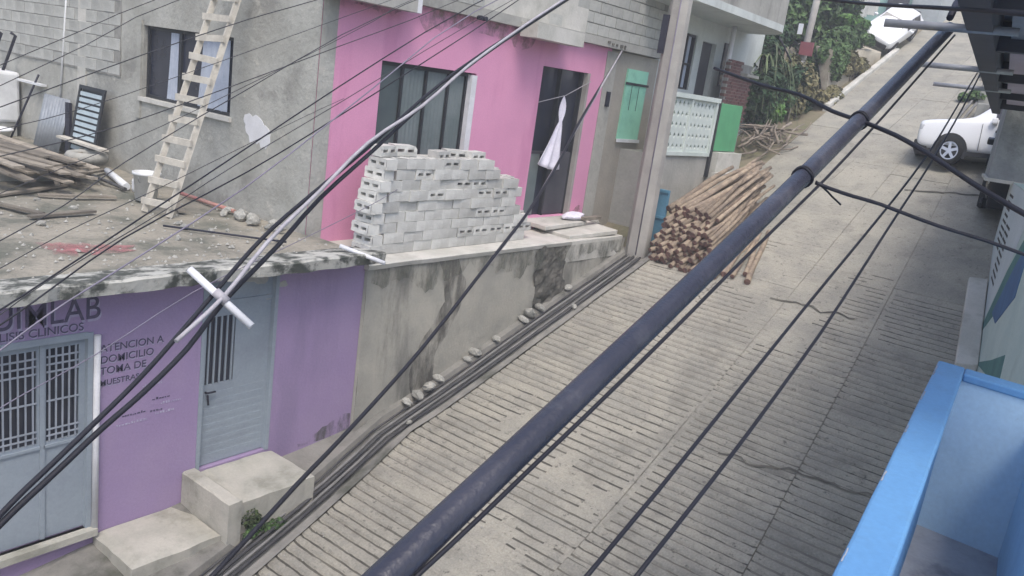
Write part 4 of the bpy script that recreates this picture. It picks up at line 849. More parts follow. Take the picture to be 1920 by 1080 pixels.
 ('street_wire', 'black wire slanting over the grooved road, right of the close pair', 'cable_black', 0.0062, [(1.569, 0.706, 6.903),(1.686, 0.714, 6.928),(1.815, 0.722, 6.956),(1.946, 0.73, 6.985),(2.065, 0.738, 7.011),(2.182, 0.746, 7.037),(2.33, 0.757, 7.07),(2.54, 0.774, 7.118),(2.808, 0.796, 7.18),(3.112, 0.823, 7.251),(3.452, 0.858, 7.334),(3.844, 0.9, 7.431),(4.266, 0.946, 7.535),(4.689, 0.99, 7.639),(5.121, 1.034, 7.744),(5.585, 1.084, 7.858),(6.104, 1.144, 7.988),(6.66, 1.21, 8.13),(7.215, 1.278, 8.271),(7.694, 1.339, 8.394),(8.113, 1.393, 8.503),(8.574, 1.454, 8.623)]),
 ('conduit_strap_wire', 'thin black cable slung along the underside of the thick dark conduit', 'cable_black', 0.0055, [(1.025, 0.902, 7.049),(1.086, 0.904, 7.069),(1.151, 0.905, 7.089),(1.247, 0.907, 7.12),(1.413, 0.913, 7.174),(1.642, 0.92, 7.249),(1.887, 0.929, 7.33),(2.11, 0.938, 7.405),(2.33, 0.948, 7.48),(2.558, 0.958, 7.557),(2.794, 0.967, 7.635),(3.032, 0.976, 7.714),(3.28, 0.986, 7.797),(3.529, 0.999, 7.883),(3.784, 1.013, 7.973),(4.088, 1.032, 8.08),(4.483, 1.057, 8.221),(4.97, 1.089, 8.395),(5.553, 1.128, 8.604)]),
 ('cross_wire', 'black wire leaving the middle tie of the thick conduit towards the mural wall', 'cable_black', 0.0075, [(3.192, 0.991, 7.781),(3.22, 0.966, 7.772),(3.248, 0.94, 7.764),(3.281, 0.911, 7.756),(3.317, 0.879, 7.748),(3.359, 0.844, 7.741),(3.408, 0.8, 7.731),(3.472, 0.743, 7.713),(3.545, 0.677, 7.692),(3.616, 0.615, 7.674),(3.675, 0.563, 7.661),(3.731, 0.514, 7.65),(3.792, 0.46, 7.637),(3.863, 0.397, 7.619),(3.94, 0.329, 7.598),(4.017, 0.26, 7.577)]),
 ('cross_wire', 'black wire sagging across the conduit upper tie down to the right edge', 'cable_black', 0.01, [(5.008, 2.333, 8.24),(4.838, 2.141, 8.208),(4.682, 1.966, 8.179),(4.552, 1.818, 8.157),(4.448, 1.699, 8.143),(4.36, 1.598, 8.135),(4.279, 1.506, 8.123),(4.2, 1.419, 8.104),(4.124, 1.339, 8.082),(4.052, 1.26, 8.062),(3.983, 1.182, 8.049),(3.916, 1.106, 8.038),(3.85, 1.032, 8.026),(3.784, 0.958, 8.012),(3.719, 0.886, 7.997),(3.655, 0.818, 7.979),(3.593, 0.753, 7.959),(3.532, 0.69, 7.938),(3.47, 0.628, 7.916),(3.41, 0.566, 7.894),(3.349, 0.505, 7.872),(3.286, 0.44, 7.85),(3.218, 0.369, 7.828),(3.149, 0.296, 7.807),(3.085, 0.228, 7.786)]),
 ('cross_wire', 'black wire crossing the very top of the street near the eave', 'cable_black', 0.01, [(6.582, 2.742, 8.929),(6.115, 2.379, 8.854),(5.722, 2.073, 8.79),(5.42, 1.838, 8.742),(5.226, 1.687, 8.711),(5.077, 1.571, 8.687),(4.887, 1.424, 8.66),(4.631, 1.225, 8.625),(4.369, 1.022, 8.591),(4.143, 0.847, 8.56),(3.956, 0.702, 8.533),(3.791, 0.573, 8.508),(3.644, 0.459, 8.486)]),
 ('conduit_tie_tail', 'loose end of black tie wire hanging below the thick conduit', 'cable_black', 0.004, [(3.193, 0.992, 7.787),(3.207, 0.982, 7.777),(3.222, 0.972, 7.768),(3.235, 0.963, 7.759),(3.246, 0.956, 7.752),(3.255, 0.95, 7.745),(3.265, 0.943, 7.737),(3.277, 0.934, 7.728),(3.291, 0.925, 7.719),(3.304, 0.915, 7.709)]),
]
# ------------------------------------------------------------------ things on the roof terrace
DZ = 5.52
ld = empty('wooden_ladder', (6.1, 10.62, DZ), 'tall home-made pale wooden ladder leaning on the grey side wall', 'ladder')
fa, fb = Vector((6.14, 10.44, DZ)), Vector((6.02, 10.86, DZ)); ta, tb_ = Vector((7.36, 10.58, 9.3)), Vector((7.36, 11.12, 9.3))
for a, b in ((fa, ta), (fb, tb_)):
    d = (b-a).normalized(); s_ = Vector((.2, 1, 0)).normalized(); u_ = d.cross(s_).normalized(); s_ = u_.cross(d)
    vs = []
    for p in (a, b):
        for i, j in ((-1, -1), (1, -1), (1, 1), (-1, 1)): vs.append(p + s_*.022*i + u_*.04*j)
    MB().hexa(vs).build('rail', 'ladder_wood', ld)
for k in range(13):
    t = (k+.55)/13.2; p, q = fa.lerp(ta, t), fb.lerp(tb_, t); e = (q-p).normalized()
    m = Matrix.Translation((p+q)/2 + Vector((-.05, 0, .0))) @ Matrix.Rotation(math.atan2(e.y, e.x), 4, 'Z') @ Matrix.Rotation(rnd.uniform(-.05, .05), 4, 'Y')
    hl = (q-p).length/2 + .05; MB().box((-hl, -.018, -.045), (hl, .018, .045), 0, m).build('rung', 'ladder_wood', ld)
# white bucket
def lathe(mb, prof, c, n=20, mi=0):
    vs = []; m = len(prof)
    for (r, z) in prof:
        for j in range(n): a = 2*math.pi*j/n; vs.append((c[0]+r*math.cos(a), c[1]+r*math.sin(a), c[2]+z))
    return mb.add(vs, [(i*n+j, i*n+(j+1) % n, (i+1)*n+(j+1) % n, (i+1)*n+j) for i in range(m-1) for j in range(n)], mi, True)
bk_ = empty('bucket', (6.45, 11.6, DZ), 'white plastic bucket standing at the foot of the ladder', 'bucket')
b = MB(); lathe(b, [(.0, .005), (.15, .005), (.185, .38), (.20, .38), (.20, .42), (.18, .42), (.145, .03), (0, .03)], (6.45, 11.6, DZ)); b.build('tub', 'plastic_white', bk_)
MB().tube([(6.45+.2*math.cos(a), 11.6-.02+.2*math.sin(a)*.35-.12, DZ+.36-.12*math.sin(a)) for a in [math.pi*i/10 for i in range(11)]], .006, 6).build('handle', 'steel_tube', bk_)
MB().tube([(6.95, 13.75, DZ+.06), (6.55, 12.35, DZ+.06)], .055, 12).build('white_pipe', 'plastic_white', label='white plastic pipe lying on the terrace beside the bucket', cat='pipe')
MB().tube([(6.60, 13.9, DZ+.03), (6.45, 12.2, DZ+.05)], .028, 8).build('black_pipe', 'hose', label='black pipe lying just in front of the white pipe', cat='pipe')
MB().box((6.58, 12.02, DZ-.01), (6.85, 12.30, DZ+.22)).build('white_jug', 'plastic_white', label='crumpled white container between white pipe and bucket', cat='container', bevel=.05)
MB().tube([(7.16, 11.85, DZ+.04), (7.18, 10.45, DZ+.04)], .03, 8).build('red_pipe', 'red_stain', label='dull red pipe lying along the base of the side wall', cat='pipe')
MB().tube([(5.75, 9.9, DZ+.02), (6.75, 8.65, DZ+.02)], .014, 6).build('steel_rod', 'black_paint', label='thin dark steel rod lying on the terrace behind the twisted cables', cat='rod')
# leaning louvred panel
lp = empty('louvre_panel', (7.2, 14.9, DZ), 'pale louvred metal shutter with dark frame leaning on the side wall', 'shutter')
A0, A1 = Vector((7.08, 15.42, DZ)), Vector((7.08, 14.50, DZ)); U = Vector((.22, .0, 1.32))
def on(u, v): return A0 + (A1-A0)*u + U*v
def slat(u0, u1, v0, v1, th, name, m, p, lift=0):
    nrm = (A1-A0).cross(U).normalized()
    nrm = nrm if nrm.x < 0 else -nrm
    q = [on(u0, v0), on(u1, v0), on(u1, v1), on(u0, v1)]
    MB().hexa([x + nrm*lift for x in q] + [x + nrm*(lift+th) for x in q]).build(name, m, p)
for (u0, u1, v0, v1) in ((0, .07, 0, 1), (.93, 1, 0, 1), (.07, .93, 0, .05), (.07, .93, .95, 1)): slat(u0, u1, v0, v1, .035, 'frame', 'frame_dark', lp)
for k in range(11): slat(.07, .93, .065+.08*k, .065+.08*k+.052, .02, 'louvre', 'louvre', lp, .004)
slat(.07, .93, .05, .95, .003, 'backing', 'frame_dark', lp, -.006)
# corrugated sheet
mb = MB(); n = 36; vs = []
for i in range(n+1):
    t = i/n; y = 17.0 - 1.05*t; o_ = .022*math.sin(t*math.pi*18)
    vs += [(7.15+o_, y, DZ), (7.36+o_, y, DZ+.98)]
mb.add(vs, [(2*i, 2*i+2, 2*i+3, 2*i+1) for i in range(n)], 0, True)
cs = mb.build('corrugated_sheet', 'metal_sheet', label='grey corrugated metal sheet leaning left of the louvred panel', cat='sheet')
sm_ = cs.modifiers.new('s', 'SOLIDIFY'); sm_.thickness = .006
MB().box((7.22, 15.70, DZ), (7.27, 15.86, DZ+.95)).build('dark_board', 'black_paint', label='narrow dark board between corrugated sheet and louvred panel', cat='board')
# water tank and basin
tk = empty('water_tank', (7.15, 18.7, DZ), 'off-white water tank at the left picture edge against the side wall', 'tank')
b = MB(); b.box((6.75, 18.15, DZ+.25), (7.40, 19.3, DZ+1.25)); b.build('tank_body', 'plastic_white', tk, bevel=.06)
b = MB(); b.box((6.80, 18.2, DZ-.02), (7.35, 19.25, DZ+.25)); b.build('tank_stand', 'wall_block', tk)
for y in (18.3, 18.95): MB().tube([(7.2, y+.15, DZ+1.25), (7.3, y-.18, DZ+1.95), (7.22, y-.16, DZ+2.0)], .03, 8).build('stand_pipe', 'black_paint', tk)
MB().box((6.72, 18.55, DZ+.62), (6.748, 18.7, DZ+.68)).build('handle', 'frame_dark', tk)
b = MB(); lathe(b, [(0, .0), (.30, 0), (.38, .16), (.40, .16), (.40, .19), (.36, .19), (.29, .03), (0, .03)], (6.7, 17.8, DZ)); b.build('wash_basin', 'plastic_white', label='round white plastic basin below the water tank', cat='basin')
MB().tube([(7.05, 17.75, DZ), (7.38, 17.3, DZ+1.3)], .02, 6).build('broom_stick', 'black_paint', label='dark stick leaning between the water tank and corrugated sheet', cat='stick')
MB().box((7.30, 17.05, DZ+1.1), (7.42, 18.1, DZ+1.14)).build('wall_shelf', 'plastic_white', label='thin white wall shelf right of the water tank', cat='shelf')
# heap of planks
pm = []
for k in range(3): pm.append(MB().box((-.075, -1.2-.2*k, 0), (.075, 1.2+.2*k, .03)).mesh('plank', 'plank'))
for k in range(26):
    lay = k // 7; i = k % 7
    o = bpy.data.objects.new('plank', pm[k % 3]); col.objects.link(o)
    o.location = (4.75 + .19*i + rnd.uniform(-.04, .04), 13.75 + rnd.uniform(-.3, .3) + .1*i, DZ + .26 + .05*lay)
    o.rotation_euler = (rnd.uniform(-.03, .03) + .07, rnd.uniform(-.06, .06), R(14) + rnd.uniform(-.10, .10))
    tag(o, 'weathered brown plank in the terrace heap, %s layer, %s from the left' % (ORD[lay], ORD[i]), 'plank', 'planks heaped on the terrace')
MB().box((4.8, 13.3, DZ-.02), (6.2, 13.5, DZ+.18)).build('trestle', 'wall_block', label='low block support under the plank heap, front one', cat='support'); MB().box((4.8, 14.5, DZ-.02), (6.3, 14.75, DZ+.28)).build('trestle', 'wall_block', label='low block support under the plank heap, rear one', cat='support')
for k, (x, y, a, l_) in enumerate(((6.35, 13.6, 1.2, .8), (6.3, 13.3, .7, .9), (6.05, 13.0, 1.5, .8), (6.65, 14.2, 1.0, .7), (5.7, 12.9, 1.25, .7))):
    m = Matrix.Translation((x, y, DZ+.05*k+.02)) @ Matrix.Rotation(a, 4, 'Z') @ Matrix.Rotation(rnd.uniform(-.15, .15), 4, 'Y')
    MB().box((-l_, -.04, 0), (l_, .04, .035), 0, m).build('timber_offcut', 'plank', label='weathered timber offcut in the jumble left of the white pipe, %s from bottom' % ORD[k], cat='timber', group='timber offcuts in the terrace jumble')
b = MB(); b.tube([(6.9+.26*math.cos(a), 14.35+.26*math.sin(a), DZ+.20) for a in [6.2832*i/20 for i in range(21)]], .085, 8, False); b.build('old_tyre', 'stone', label='grey ring-shaped object below the louvred panel', cat='tyre')
MB().box((6.95, 14.0, DZ+.34), (7.1, 15.6, DZ+.38)).build('batten', 'ladder_wood', label='pale batten lying below the louvred panel', cat='batten')
# rubble
def stone_mesh(seed, s=1.0):
    bm = bmesh.new(); bmesh.ops.create_icosphere(bm, subdivisions=2, radius=1.0)
    for v in bm.verts:
        q = 1 + .42*noise.noise(v.co*1.3 + Vector((seed, 0, 0))); v.co = Vector((v.co.x*q, v.co.y*q*.8, v.co.z*q*.6))
    me = bpy.data.meshes.new('stone'); bm.to_mesh(me); bm.free(); me.materials.append(MATS['stone']); return me
ST = [stone_mesh(3.7*k) for k in range(5)]
def stones(spots, lab, grp):
    for i_, (x, y, z, s) in enumerate(sorted(spots)):
        o = bpy.data.objects.new('rubble_stone', ST[rnd.randrange(5)]); col.objects.link(o); o.location = (x, y, z+.4*s); o.scale = (s, s*rnd.uniform(.7, 1), s*rnd.uniform(.8, 1.1)); o.rotation_euler = (rnd.uniform(-.4, .4), rnd.uniform(-.4, .4), rnd.uniform(0, 6))
        tag(o, lab + ', %s from the left' % ORD[i_], 'stone', grp)
stones([(7.0+rnd.uniform(-.2, .3), 9.3+.16*i, DZ, rnd.uniform(.06, .15)) for i in range(9)], 'pale rubble lump at the foot of the grey side wall', 'rubble at the side wall')
stones([(9.0, 7.86, rz_(9.0)+.02, .13), (8.75, 7.84, rz_(8.75)+.02, .12), (9.25, 7.9, rz_(9.25)+.02, .10), (8.55, 7.86, rz_(8.5)+.02, .09), (9.9, 7.9, rz_(9.9)+.02, .08), (10.1, 7.92, rz_(10.1)+.02, .11), (11.5, 7.92, rz_(11.5)+.03, .14), (11.75, 7.9, rz_(11.75)+.03, .12), (11.3, 7.9, rz_(11.3)+.03, .10), (12.1, 7.42, rz_(12.1)+.04, .08), (12.6, 7.92, rz_(12.6)+.03, .10), (8.2, 7.45, rz_(8.2)+.03, .05), (10.6, 7.9, rz_(10.6)+.02, .09)], 'pale rubble stone in the gutter under the stained wall', 'stones along the gutter')
stones([(14.35+rnd.uniform(-.12, .2), 8.05+.10*i, 4.95+.06*i, rnd.uniform(.07, .13)) for i in range(8)], 'grey rubble stone heaped beside the concrete pole', 'rubble beside the utility pole')
stones([(14.55, 7.35, rz_(14.5), .10), (14.7, 7.4, rz_(14.7), .08)], 'pale stone at the foot of the blue sheet', 'stones under the blue sheet')
cl = empty('cement_bag', (13.7, 8.75, 5.5), 'torn pink-white cement bag lying on the landing beside the door', 'bag')
o = bpy.data.objects.new('bag', ST[1]); col.objects.link(o); o.parent = cl; o.location = (0, 0, .07); o.scale = (.34, .2, .13); o.data = ST[1].copy(); o.data.materials[0] = MATS['cloth_white']
MB().box((13.75, 8.5, 5.52), (14.35, 8.62, 5.58)).build('plank', 'plank', label='short brown plank on the landing beside the cement bag', cat='plank')
# white cloth hanging in the pink doorway
mb = MB(); nz = 22; nu = 18; vs = []
for k in range(nz+1):
    t = k/nz; z = 7.82 - 1.36*t
    if t < .35: wd = .015 + .12*math.sin(math.pi*min(1, t/.35)*.88)
    else: wd = .045 + .34*((t-.35)/.65)**.8 + .07*max(0, t-.6)
    cx = 13.30 - .02*t - .30*max(0, t-.35)
    for i in range(nu+1):
        u = i/nu*2-1; vs.append((cx + wd*u, PY - .03 - .035*math.cos(u*8+t*3+math.sin(t*5))*min(1, 4*wd) - .03*t, z - .13*max(0, t-.5)*(.5+u)*.9 + .05*abs(u)*t))
mb.add(vs, [(k*(nu+1)+i, (k+1)*(nu+1)+i, (k+1)*(nu+1)+i+1, k*(nu+1)+i+1) for k in range(nz) for i in range(nu)], 0, True)
cw_ = mb.build('hanging_cloth', 'cloth_white', label='white cloth knotted and hanging in the dark doorway', cat='cloth'); s_ = cw_.modifiers.new('s', 'SOLIDIFY'); s_.thickness = .006
MB().tube([(12.48, PY-.05, 7.66), (13.3, PY-.06, 7.84), (14.1, PY-.05, 8.16)], .008, 6).build('clothes_line', 'cable_pale', label='thin line strung across the pink doorway', cat='line')

# ------------------------------------------------------------------ blue balcony in the right foreground
BB = empty('blue_balcony', (4.0, .6, 5.2), 'sky-blue balcony parapet with deep inner trough at the lower right', 'balcony')
def by(x): return .84 + .096*(x-6.37)
def strip(x0, x1, o0, o1, z0, z1, name, m, bev=.0, lab=None):
    n = 24; mb = MB(); vs = []
    for i in range(n+1):
        x = x0+(x1-x0)*i/n; w_ = .004*fbm(x*3, z1)
        for (o_, z) in ((o0, z0), (o1, z0), (o1, z1), (o0, z1)): vs.append((x, by(x)+o_+w_, z))
    fs = [(i*4+j, (i+1)*4+j, (i+1)*4+(j+1) % 4, i*4+(j+1) % 4) for i in range(n) for j in range(4)] + [(0, 1, 2, 3), (n*4+3, n*4+2, n*4+1, n*4)]
    return mb.add(vs, fs).build(name, m, BB, bevel=bev, label=lab)
strip(-2, 6.36, -.135, 0, 5.0, 6.44, 'outer_parapet', 'blue_wall', .0)
strip(-2, 6.40, -.155, .02, 6.442, 6.50, 'rim', 'blue_wall', .015)
MB().hexa([(6.24, by(6.24)-.10, 5.0), (6.38, by(6.38)-.10, 5.0), (6.30, -1.2, 5.0), (6.16, -1.2, 5.0), (6.24, by(6.24)-.10, 6.44), (6.38, by(6.38)-.10, 6.44), (6.30, -1.2, 6.44), (6.16, -1.2, 6.44)]).build('end_wall', 'blue_inside', BB)
MB().hexa([(6.22, by(6.22)-.157, 6.441), (6.40, by(6.40)-.157, 6.441), (6.32, -1.2, 6.441), (6.14, -1.2, 6.441), (6.22, by(6.22)-.157, 6.498), (6.40, by(6.40)-.157, 6.498), (6.32, -1.2, 6.498), (6.14, -1.2, 6.498)]).build('rim', 'blue_wall', BB, bevel=.012)
strip(-2, 6.30, -.72, -.10, 5.02, 5.33, 'floor', 'balcony_floor')
strip(-2, 6.22, -.80, -.66, 5.0, 6.30, 'inner_wall', 'blue_inside', .01)
BD = empty('corner_building', (2, -2, 1), 'blue building below the balcony at the lower right', 'building')
MB().box((-4, -6, -2), (6.3, .35, 5.0)).build('body', 'blue_wall', BD)

# ------------------------------------------------------------------ mural building along the right-hand kerb
MW = empty('mural_building', (12, .9, 4.0), 'roadside building with teal mural wall and lettered white panel at the right edge', 'building')
ma = math.atan(.17); mu, mn = Vector((math.cos(ma), math.sin(ma), 0)), Vector((-math.sin(ma), math.cos(ma), 0))
MO = Vector((6.6, -1.02+.17*6.6, 0))
def mp_(u, z, off=0.0): return MO + mu*u + mn*off + Vector((0, 0, z))
def mbox(u0, u1, o0, o1, z0, z1, name, m, parent=MW, **k):
    q = [mp_(u0, z0, o0), mp_(u1, z0, o0), mp_(u1, z0, o1), mp_(u0, z0, o1), mp_(u0, z1, o0), mp_(u1, z1, o0), mp_(u1, z1, o1), mp_(u0, z1, o1)]
    return MB().hexa([tuple(v) for v in q]).build(name, m, parent, **k)
mw = mbox(0, 12.0, -4, 0, 1.5, 7.45, 'street_wall', 'mural_pale')
def mpoly(pts, m, name='painted_shape', o=.004): return MB().prism(pts, lambda u, z, d: tuple(mp_(u, z, d)), -.01, o).build(name, m, mw)
mpoly([(9.4, 4.9), (12.0, 4.9), (12.0, 7.43), (6.0, 7.43), (7.2, 6.35)], 'mural_white', o=.003)
mpoly([(9.3, 4.85), (7.1, 6.35), (5.2, 7.3), (5.0, 6.75), (7.0, 5.75)], 'mural_teal', o=.005)
mpoly([(7.6, 5.62), (6.2, 6.5), (5.0, 7.1), (5.0, 6.3), (6.6, 5.65)], 'mural_blue', o=.007)
mpoly([(7.9, 4.75), (5.6, 5.35), (4.2, 5.75), (4.0, 5.45), (5.8, 5.1)], 'mural_teal', o=.005)
mpoly([(6.3, 3.6), (6.0, 4.6), (4.6, 5.0), (3.0, 5.3), (2.6, 4.6), (3.6, 3.4)], 'mural_green', o=.005)
for k in range(9):
    for j in range(2):
        z = 6.75 - .115*k; u = 8.9 + 1.25*j
        b_ = MB(); q0 = u
        while q0 < u+1.0:
            q1 = q0 + rnd.uniform(.03, .10); pz = z + .45*(u > 10)
            b_.prism([(q0, pz), (q1, pz), (q1, pz+.045), (q0, pz+.045)], lambda a, zz, d: tuple(mp_(a, zz, d)), 0, .006); q0 = q1 + .03
        b_.build('faded_lettering', 'trim_dark', mw, kind='stuff')
mbox(11.2, 13.6, -3.5, .42, 7.46, 9.6, 'upper_storey', 'rough_concrete'); mbox(11.15, 13.6, -3.5, .47, 7.40, 7.459, 'storey_lip', 'cement_pale')
mbox(6.6, 9.9, .003, .30, 2.0, 2.35, 'kerb_block', 'cement_pale') if False else None
kb = MB()
pts = [(13.9, 1.36), (16.4, 1.80)]
kb.hexa([(13.8, 1.33, 4.5), (16.6, 1.83, 5.4), (16.55, 2.12, 5.4), (13.7, 1.62, 4.5), (13.8, 1.33, rz_(13.8)+.10), (16.6, 1.83, rz_(16.6)+.10), (16.55, 2.12, rz_(16.55)+.09), (13.7, 1.62, rz_(13.7)+.09)])
kb.build('kerb', 'cement_pale', label='short pale kerb strip at the foot of the mural wall', cat='kerb', bevel=.02)
# metal roof eave with tube stubs above the balcony
EV = empty('roof_eave', (8, .5, 8.6), 'dark metal roof eave with projecting tube ends at the upper right', 'roof')
def ey(x): return .33 + .13*x
EZ = 8.6
def ebox(x0, x1, o0, o1, z0, z1, name, m, **k):
    q = [(x0, ey(x0)+o0, z0), (x1, ey(x1)+o0, z0), (x1, ey(x1)+o1, z0), (x0, ey(x0)+o1, z0), (x0, ey(x0)+o0, z1), (x1, ey(x1)+o0, z1), (x1, ey(x1)+o1, z1), (x0, ey(x0)+o1, z1)]
    return MB().hexa(q).build(name, m, EV, **k)
ebox(3.9, 17.5, -.13, 0, EZ, EZ+.22, 'fascia_beam', 'eave_dark')
ebox(3.85, 17.5, -1.7, .03, EZ+.222, EZ+.26, 'roof_sheet', 'eave_sheet')
for x in (4.5, 6.42, 9.3, 12.4, 15.5): ebox(x, x+.10, -1.65, -.131, EZ+.02, EZ+.21, 'cross_beam', 'eave_dark')
for (a, b, m) in ((4.61, 6.41, 'eave_sheet'), (6.53, 9.29, 'eave_lilac'), (9.41, 12.39, 'eave_lilac'), (12.51, 15.49, 'eave_lilac')): ebox(a, b, -1.62, -.20, EZ+.10, EZ+.13, 'ceiling_panel', m)
for k, (x, l_) in enumerate(((5.28, .42), (8.0, .44), (10.62, .52))):
    MB().tube([(x+.02, ey(x)-.25, EZ+.015), (x-.08, ey(x)+l_, EZ+.005)], .024, 10).build('tube_stub', 'steel_tube', EV)
for x in (4.2, 6.0, 12.0): MB().box((x, ey(x)-1.6, 2), (x+.12, ey(x)-1.48, EZ+.2)).build('post', 'eave_dark', EV)

# ------------------------------------------------------------------ thick conduit slung across the view
cd = empty('conduit', (3, 1, 7.8), 'thick dark conduit slung diagonally across the street to the roof eave', 'conduit')
P0, P1 = Vector((.987, .938, 7.051)), Vector((5.50, 1.155, 8.635)); dirv = P1-P0
pts = [P0 - dirv*.35 + Vector((0, 0, .02))] + [P0 + dirv*t + Vector((0, 0, -.03*math.sin(math.pi*t))) for t in [i/12 for i in range(13)]]
MB().tube(pts, .0345, 20).build('pipe', 'conduit', cd)
MB().tube([P1 + Vector((-.05, 0, .05)), P1 + Vector((.12, .02, .16))], .02, 8).build('end_clamp', 'black_paint', cd)
for c in (P0 + dirv*.487 + Vector((0, 0, -.03)), P0 + dirv*.637 + Vector((0, 0, -.0272))):
    a = dirv.normalized(); s_ = a.orthogonal().normalized(); t_ = a.cross(s_)
    MB().tube([c + (s_*math.cos(q) + t_*math.sin(q))*.0385 + a*.006*math.sin(3*q) for q in [6.2832*i/18 for i in range(19)]], .0048, 6, False).build('tie', 'cable_black', cd)
    MB().tube([c + (s_*math.cos(q) + t_*math.sin(q))*.0385 + a*(.011+.005*math.sin(2*q)) for q in [6.2832*i/18 for i in range(19)]], .0048, 6, False).build('tie', 'cable_black', cd)
rod = empty('white_rod', (3.25, 4.84, 6.26), 'white plastic rod tied across the twisted cable bundle', 'rod')
MB().tube([(3.142, 5.057, 6.423), (3.363, 4.618, 6.102)], .027, 12).build('tube', 'white_paint', rod)
MB().tube([(3.232, 4.87, 6.30), (3.275, 4.79, 6.24)], .034, 12).build('collar', 'cable_pale', rod)
for (n_, lab, m, r, pts) in CABLES:
    o = MB().tube(pts, r, 7, True).build(n_, m, label=lab, cat='cable', group='overhead cables and wires')

# pebbles and crumbs on the street edges and the terrace
def pebbles(spots, name, lab):
    b = MB()
    for (x, y, z, s) in spots:
        vs = [(x+s*rnd.uniform(.6, 1)*a, y+s*rnd.uniform(.6, 1)*c, z+s*e) for a, c, e in ((1,0,.1),(0,1,.15),(-1,0,.1),(0,-1,.12),(.1,.1,.8))]
        b.add(vs, [(0,1,4),(1,2,4),(2,3,4),(3,0,4)])
    return b.build(name, 'stone', label=lab, cat='gravel', kind='stuff')
sp_ = []
for k in range(900):
    x = rnd.uniform(3.5, 22); e = rnd.random()
    y = left_edge(x) - abs(rnd.gauss(0, .35)) if e < .5 else (right_edge(x) + abs(rnd.gauss(0, .4)) if e < .8 else rnd.uniform(2.5, 7))
    sp_.append((x, y, rz_(x)+.004, rnd.uniform(.006, .022)))
pebbles(sp_, 'gravel', 'scattered pebbles and crumbs along the street edges')
sp_ = [(rnd.uniform(3, 7.4), 8.2+abs(rnd.gauss(0, 2.2)), 5.50, rnd.uniform(.012, .04)) for k in range(420)]
pebbles(sp_, 'rubble_crumbs', 'small rubble crumbs scattered over the roof terrace')

# hairline chips along the outer rim edge of the balcony
for k in range(5):
    x = 3.0 + .75*k + rnd.uniform(-.2, .2); l_ = rnd.uniform(.10, .28); n = 8
    top = [(x + l_*q/n, by(x + l_*q/n)+.0145-.006*abs(fbm(q*.9, k))) for q in range(n+1)]; bot = [(p, y_-.004-.008*abs(fbm(p*9, k+3))) for p, y_ in top[::-1]]
    MB().prism(top+bot, lambda a, b_, d: (a, b_, d), 6.49, 6.5015).build('paint_chip', 'balcony_floor', BB)
# loose timbers and scrap on the terrace deck
for k, (x, y, a, l_) in enumerate(((5.2, 12.4, .5, .7), (4.4, 11.6, 1.9, .8), (5.6, 11.9, -.3, .5), (6.6, 11.0, 1.2, .4), (4.9, 10.8, .2, .45))):
    m = Matrix.Translation((x, y, 5.53)) @ Matrix.Rotation(a, 4, 'Z'); MB().box((-l_, -.05, 0), (l_, .05, .03), 0, m).build('scrap_board', 'plank', label='scrap board lying flat on the terrace deck, %s' % ('in front of the plank heap', 'leftmost in the picture', 'nearest the white pipe', 'at the ladder foot', 'closest to the roof edge')[k], cat='board', group='scrap boards on the deck')

stones([(rnd.uniform(3.6, 6.6), rnd.uniform(8.9, 12.0), 5.50, rnd.uniform(.03, .08)) for i in range(14)], 'small rubble stone lying on the open terrace deck', 'rubble on the terrace deck')
